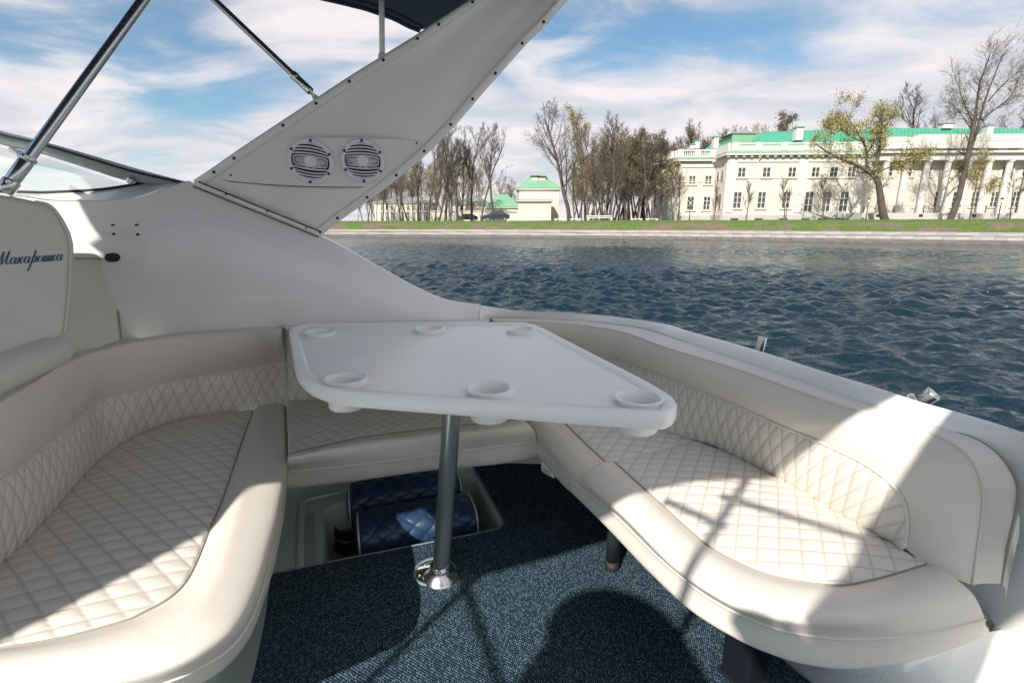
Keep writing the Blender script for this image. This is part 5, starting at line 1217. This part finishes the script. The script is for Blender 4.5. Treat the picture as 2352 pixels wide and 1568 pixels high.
gobj('seat_pedestal', np.array([tp, tp*.8+C2*.2+np.array((0, 0, .02)), tp*.25+C2*.75, C2]), M['gel'], boat)
MB().tube(cr(C2[:40]+np.array((0, 0, .006)), 40), .007, 6).obj('pedestal_trim', M['liner'], boat, True)
C = cr(Z(rF, .281), 80); nn = inw(C); gl = gi[30:80]; D2 = cr(np.c_[gl[:, 0], gl[:, 1], np.full(50, .281)]+gn[30:80]*.01, 80)
gobj('seat_deck', np.array([C-nn*.09, D2]), M['gel'], boat, smooth=False)
# stub legs
def post(X, Y, z1, r, label, name='steel_post', m='darkpost', ring=True):
    p_ = at(X, Y, .012); o = thing(name, label, 'post', p_); MB().lathe(p_, [(0, .018), (r, .018), (r*.97, z1), (0, z1)], 24).obj('tube', M[m], o, True)
    MB().lathe(p_, [(0, .0), (r*1.12, .0), (r*1.15, .004), (r*1.12, .022), (r, .024)], 24).obj('rubber_foot', M['black'], o, True)
    if ring: MB().lathe(p_, [(r*1.01, .026), (r*1.03, .0275), (r*1.01, .029)], 24).obj('rusty_ring', M['rust'], o, True)
post(1405, 1303, .272, .021, 'short dark steel leg under the long right seat cushion')
p_ = at(1695, 1552, .012); o = thing('support_post', 'dark navy square post under the near end of the right seat', 'post', p_)
bevel(MB().box(p_+np.array((0.012, .0, .136)), (.075, .075, .27), .5).obj('post', M['postnavy'], o), .006)
MB().box(p_+np.array((0.012, 0, .004)), (.09, .09, .006), .5).obj('foot_plate', M['black'], o)
# sole with the well
wellp = [(738, 1176), (760, 1158), (880, 1128), (1060, 1094), (1092, 1098), (1122, 1150), (1152, 1206), (1138, 1222), (1040, 1243), (830, 1284), (738, 1308)]
wo_ = [at(x, y, 0)[:2] for x, y in wellp]; wo_ = rounded(wo_, .02, 3); wo_ = [np.array(q) for q in wo_]
nW = len(wo_); cW = np.mean(wo_, 0)
big_ = 3.2; ring = [cW+(q-cW)/np.linalg.norm(q-cW)*big_ for q in wo_]
V = [(*q, 0) for q in wo_]+[(*(cW+(q-cW)*1.35), 0) for q in wo_]+[(*q, 0) for q in ring]
f = gridf(3, nW, 0, True); obj('cockpit_sole', V, f, M['liner'], boat)
def ringp(s_, z): return [(*(cW+(q-cW)*s_), z) for q in wo_]
V = ringp(1.0, 0)+ringp(.985, -.004)+ringp(.965, -.02)+ringp(.93, -.20)+ringp(.90, -.23)+ringp(.0, -.235); autosmooth(obj('storage_well', V, gridf(6, nW, 0, True), M['liner'], boat), 50)
lip = rounded([at(x, y, 0)[:2] for x, y in [(684, 1150), (900, 1100), (1075, 1076), (1100, 1086), (1182, 1228), (1150, 1275), (676, 1372)]], .03, 5)
cL = np.mean(lip, 0)
V = []
for s_, z in ((1.0, .0), (.996, .006), (.985, .0085), (.955, .0085), (.945, .004), (.94, .0)): V += [(*(cL+(np.array(q)-cL)*s_), z) for q in lip]
autosmooth(obj('hatch_lip', V, gridf(6, len(lip), 0, True), M['liner'], boat), 50)
nonslip = mat('non_slip', (.40, .45, .41), .6, .2, 350., bump=.6, bscale=400)
q = [at(x, y, .003) for x, y in [(698, 1180), (722, 1175), (727, 1310), (690, 1318)]]; MB().add(q, [(0, 1, 2, 3)]).obj('non_slip_strip', nonslip, boat)
# carpet
cp1 = [(612, 1325), (640, 1320), (740, 1299), (830, 1281), (960, 1256), (1040, 1241), (1138, 1220), (1150, 1214), (1156, 1202), (1150, 1188), (1128, 1150), (1103, 1104), (1091, 1086), (1088, 1066), (1090, 1030), (1250, 990), (1550, 1060), (1800, 1120), (2500, 1330)]
cq = [at(x, y, 0)[:2] for x, y in cp1]+[np.array(q) for q in ((1.35, .2), (1.35, -1.2), (-.75, -1.2), (-.62, .4), at(420, 1900, 0)[:2], at(548, 1568, 0)[:2], at(566, 1490, 0)[:2], at(590, 1400, 0)[:2])]
hc = at(999, 1318, 0)[:2]
import mathutils
from mathutils.geometry import tessellate_polygon
hole = [hc+np.array((.066*math.cos(t), .066*math.sin(t))) for t in np.linspace(0, 2*math.pi, 28, endpoint=False)]
loops = [[Vector((*q, .010)) for q in cq], [Vector((*q, .010)) for q in hole[::-1]]]
tri = tessellate_polygon(loops); VV = [v for l in loops for v in l]; n0 = len(cq); n1 = len(hole)
V = [tuple(v) for v in VV]+[(v[0], v[1], .001) for v in VV]; f = [tuple(t) for t in tri]
f = [t if (VV[t[1]]-VV[t[0]]).cross(VV[t[2]]-VV[t[0]]).z > 0 else t[::-1] for t in f]
N_ = n0+n1; f += [(i, (i+1) % n0, N_+(i+1) % n0, N_+i) for i in range(n0)]+[(n0+i, n0+(i+1) % n1, N_+n0+(i+1) % n1, N_+n0+i) for i in range(n1)]
cpt = thing('carpet', 'dark blue woven carpet covering the cockpit sole', 'carpet', (0, 1.0, 0)); obj('pile', V, f, M['carpet'], cpt)
MB().tube(cr([(*q, .0095) for q in cq[:14]], 120), .0032, 6).obj('bound_edge', M['binding'], cpt, True)
MB().tube([(*q, .0105) for q in hole]+[(*hole[0], .0105)], .0045, 6).obj('bound_edge', M['binding'], cpt, True)

# ---- the table
TZ = .72
tb_ = [(664, 770), (663, 761), (668, 752), (687, 745), (716, 741), (873, 739.5), (1039, 739), (1184, 739.5), (1212, 742), (1235, 748), (1260, 759), (1370, 815), (1474, 868), (1530, 900), (1547, 912), (1555, 924), (1552, 935), (1538, 944), (1512, 948), (1411, 943), (1204, 928), (997, 914), (832, 902), (770, 894), (736, 886), (706, 872), (686, 855), (678, 840), (671, 805)]
TP = smoothpoly([at(x, y, TZ)[:2] for x, y in tb_], 200)
tcx = at(1035, 900, TZ)[:2]
tab = thing('table', 'white moulded cockpit table with six cup holders on a steel pedestal', 'table', (*at(1010, 1318, .01)[:2], .01))
def ringz(P_, z): return [(q[0], q[1], z) for q in P_]
r0_, r1_, r2_, r3_, r4_ = TP, inset(TP, .004), inset(TP, .022), inset(TP, .029), inset(TP, .034)
n = len(TP); holes_c = [(737, 763, 42), (986, 756, 37), (1196, 757, 34), (794, 871, 56), (1124, 894, 53), (1467, 915, 50)]
V = ringz(inset(TP, .012), TZ-.040)+ringz(inset(TP, .003), TZ-.038)+ringz(r0_, TZ-.030)+ringz(r0_, TZ-.006)+ringz(r1_, TZ)+ringz(r2_, TZ)+ringz(r3_, TZ-.004)+ringz(r4_, TZ-.0085)
f = gridf(8, n, 0, True); V2 = list(V); 
HC = []
for X, Y, hw in holes_c:
    c_ = at(X, Y, TZ); r_ = hw/F*np.linalg.norm(c_[:2]-0)*0; t_z = (c_[1]*CP+(EYE-TZ)*SP); HC.append((c_, .054))
loops = [[Vector((*q, 0)) for q in r4_]]+[[Vector((c_[0]+.050*math.cos(a), c_[1]+.050*math.sin(a), 0)) for a in np.linspace(0, 2*math.pi, 32, endpoint=False)] for c_, _ in HC]
tri = tessellate_polygon(loops); base_i = 7*n; idx = list(range(base_i, base_i+n))
for l in loops[1:]:
    for v in l: idx.append(len(V2)); V2.append((v.x, v.y, TZ-.0085))
f += [tuple(idx[i] for i in t) for t in tri]
# underside
tri2 = tessellate_polygon([[Vector((q[0], q[1], 0)) for q in V[:n]]]); f += [tuple(t) for t in tri2]
bm_o = obj('tabletop', V2, f, M['table'], tab); 
import bmesh
bm = bmesh.new(); bm.from_mesh(bm_o.data); bmesh.ops.recalc_face_normals(bm, faces=bm.faces); bm.to_mesh(bm_o.data); bm.free(); autosmooth(bm_o, 40)
cup_me = None
for c_, rl_ in HC:
    prof = [(0, -.066), (.036, -.066), (.041, -.062), (.0435, -.012), (.0455, .002), (.0470, .0050), (.0520, .0060), (.0550, .0050), (.0555, .0025), (.0535, .0005), (.0500, -.001), (.0495, -.0085), (.0475, -.02), (.0455, -.070), (.041, -.074), (0, -.074)]
    if cup_me is None:
        o = MB().lathe((c_[0], c_[1], TZ), prof, 48).obj('cup_holder', M['table'], tab, True, (c_[0], c_[1], TZ)); cup_me = o.data; autosmooth(o, 60)
    else:
        o = bpy.data.objects.new('cup_holder', cup_me); COL.objects.link(o); o.parent = tab; o.location = tuple(np.array((c_[0], c_[1], TZ))-wloc(tab))
# pedestal
bp_ = at(1012, 1318, .02); tp_ = None
dr = ray(1037, 955); tt = (bp_[1]+.015)/dr[1]; tp_ = np.array((dr[0]*tt, dr[1]*tt, dr[2]*tt+EYE)); dd = (tp_-bp_)/np.linalg.norm(tp_-bp_)
top_p = bp_+dd*((TZ-.04-bp_[2])/dd[2]); r_ = .0275
b = MB(); b.tube([bp_+dd*.02, bp_+dd*.30, bp_+dd*.302, top_p], [r_*.97, r_*.97, r_, r_], 32); autosmooth(b.obj('pedestal_tube', M['steelpost'], tab, True), 30)
MB().lathe(top_p-np.array((0, 0, .018)), [(r_*1.05, -.03), (r_*1.5, .0), (r_*2.6, .014), (r_*2.7, .018)], 32).obj('top_socket', M['steelpost'], tab, True)
MB().lathe(bp_-np.array((0, 0, .012)), [(.058, .0), (.058, .004), (.052, .010), (.038, .022), (.0335, .034), (.032, .050), (.029, .052), (.028, .048)], 40).obj('base_cone', M['steel'], tab, True)
MB().lathe((hc[0]-.004, hc[1], .002), [(0, .0), (.060, 0), (.061, .004), (.058, .0055), (.045, .006), (0, .006)], 40).obj('floor_plate', M['steel'], tab, True)
for a in (200, 250, 140): screw(np.array((hc[0]+.050*math.cos(R(a)), hc[1]+.050*math.sin(R(a)), .0078)), np.array((.001, 0, 1.)), .0055, tab, M['steel'])
screw(bp_+np.array((.0, -.033, .032)), np.array((0, -1., .2)), .006, tab, M['steel'])

# ---- navy quilted bolsters in the well
def bolster(label, Pa, Pb, ry, rz_, loc_z=0, tilt=0):
    o = thing('bolster_cushion', label, 'cushion', (Pa+Pb)/2-np.array((0, 0, rz_)), 'navy quilted bolsters in the well')
    ax = (Pb-Pa); Ln = np.linalg.norm(ax); ax /= Ln; side = np.cross((0, 0, 1.), ax); side /= np.linalg.norm(side); up_ = np.cross(ax, side)
    nu_, nv_ = 150, 130; G = np.zeros((nv_, nu_, 3)); nn = np.zeros_like(G)
    for j, th_ in enumerate(np.linspace(-math.pi, math.pi, nv_)):
        c_, s_ = math.cos(th_), math.sin(th_); e = .75; y_ = ry*np.sign(c_)*abs(c_)**e; z_ = rz_*np.sign(s_)*abs(s_)**e
        for i, u in enumerate(np.linspace(0, 1, nu_)): G[j, i] = Pa+ax*Ln*u+side*y_*(1+.03*math.sin(u*7))+up_*z_*(1-.12*(2*u-1)**4); nn[j, i] = side*c_+up_*s_
    s_ = np.broadcast_to(np.linspace(0, Ln, nu_)[None, :], (nv_, nu_)); t_ = arclen(G, 0); t_ = t_[:, 75:76]*np.ones((1, nu_))
    G, a_ = quilt(G, nn, s_, t_, .078, .070, .007, (0, 0, 1, 1)); gobj('quilted_cover', G, M['navy'], o, a_)
    for i_, sg_ in ((0, -1), (nu_-1, 1)):
        R_ = G[:-1, i_]; c_ = R_.mean(0); V = [*R_]+[*(c_+(R_-c_)*.6+ax*sg_*.014)]+[c_+ax*sg_*.016]; m_ = len(R_)
        ff = gridf(2, m_, 0, True)+[(m_+k, m_+(k+1) % m_, 2*m_) for k in range(m_)]; obj('end_panel', V, ff, M['navy'], o, True)
        MB().tube(list(R_+ax*sg_*.003)+[R_[0]+ax*sg_*.003], .0036, 6).obj('piping', M['piping'], o, True)
    return o
bolster('near navy quilted bolster lying in the floor well, sun patch on it', np.array(at(826, 1232, -.03)), np.array(at(1082, 1184, -.03)), .095, .082)
bolster('far navy quilted bolster behind the sunlit one in the floor well', np.array(at(806, 1160, -.02)), np.array(at(1050, 1122, -.02)), .085, .085)
stp = thing('strap', 'dark fabric strap lying left of the bolsters in the well', 'strap', at(790, 1230, -.2))
q = cr([at(762, 1212, -.10), at(772, 1236, -.12), at(800, 1242, -.10), at(818, 1232, -.06)], 20); G = np.array([q, q+np.array((.0, .02, .03))]); gobj('webbing', G, M['canvas'], stp)
q = cr([at(765, 1262, -.16), at(790, 1275, -.17), at(818, 1262, -.12)], 20); G = np.array([q, q+np.array((.0, .03, .03))]); gobj('webbing', G, M['canvas'], stp)
# latch under the far right cushion
lt_ = thing('latch', 'small white plastic latch under the edge of the small right cushion', 'latch', at(1262, 1072, .24)); bevel(MB().box(at(1262, 1074, .262), (.022, .07, .045), .6).obj('body', M['gel'], lt_), .003)
MB().box(at(1262, 1074, .262)+np.array((-.012, -.01, -.01)), (.006, .03, .015), .6).obj('catch', M['liner'], lt_)

# ---- rod holders on the gunwale
def rod(X, Y, z, label, dirv, L=.09, r=.017):
    p_ = at(X, Y, z); dv = np.array(dirv, float); dv /= np.linalg.norm(dv); u_ = np.cross(dv, (1, 0, 0)); u_ /= np.linalg.norm(u_); v_ = np.cross(dv, u_)
    o = thing('rod_holder', label, 'rod holder', p_, 'rod holders on the gunwale')
    MB().lathe(p_-dv*L*.5, [(r*.9, 0), (r, 0), (r, L), (r*1.08, L+.003), (r*.86, L+.003), (r*.84, L*.15), (0, L*.15)], 28, (u_, v_, dv)).obj('tube', M['steel'], o, True)
    MB().lathe(p_+dv*L*.12, [(r*.84, 0), (0, 0)], 20, (u_, v_, dv)).obj('bore', M['black'], o)
    MB().lathe(p_-dv*L*.5, [(r*1.6, -.012), (r*1.6, -.004), (r*1.1, .002)], 24, (u_, v_, dv)).obj('flange', M['steel'], o, True)
rod(1746, 797, .705, 'far upright stainless rod holder on the right gunwale', (.12, -.05, 1.), .060, .0135)
rod(2128, 913, .70, 'near tilted stainless rod holder on the right gunwale', (.40, -.45, .7), .030, .0165)
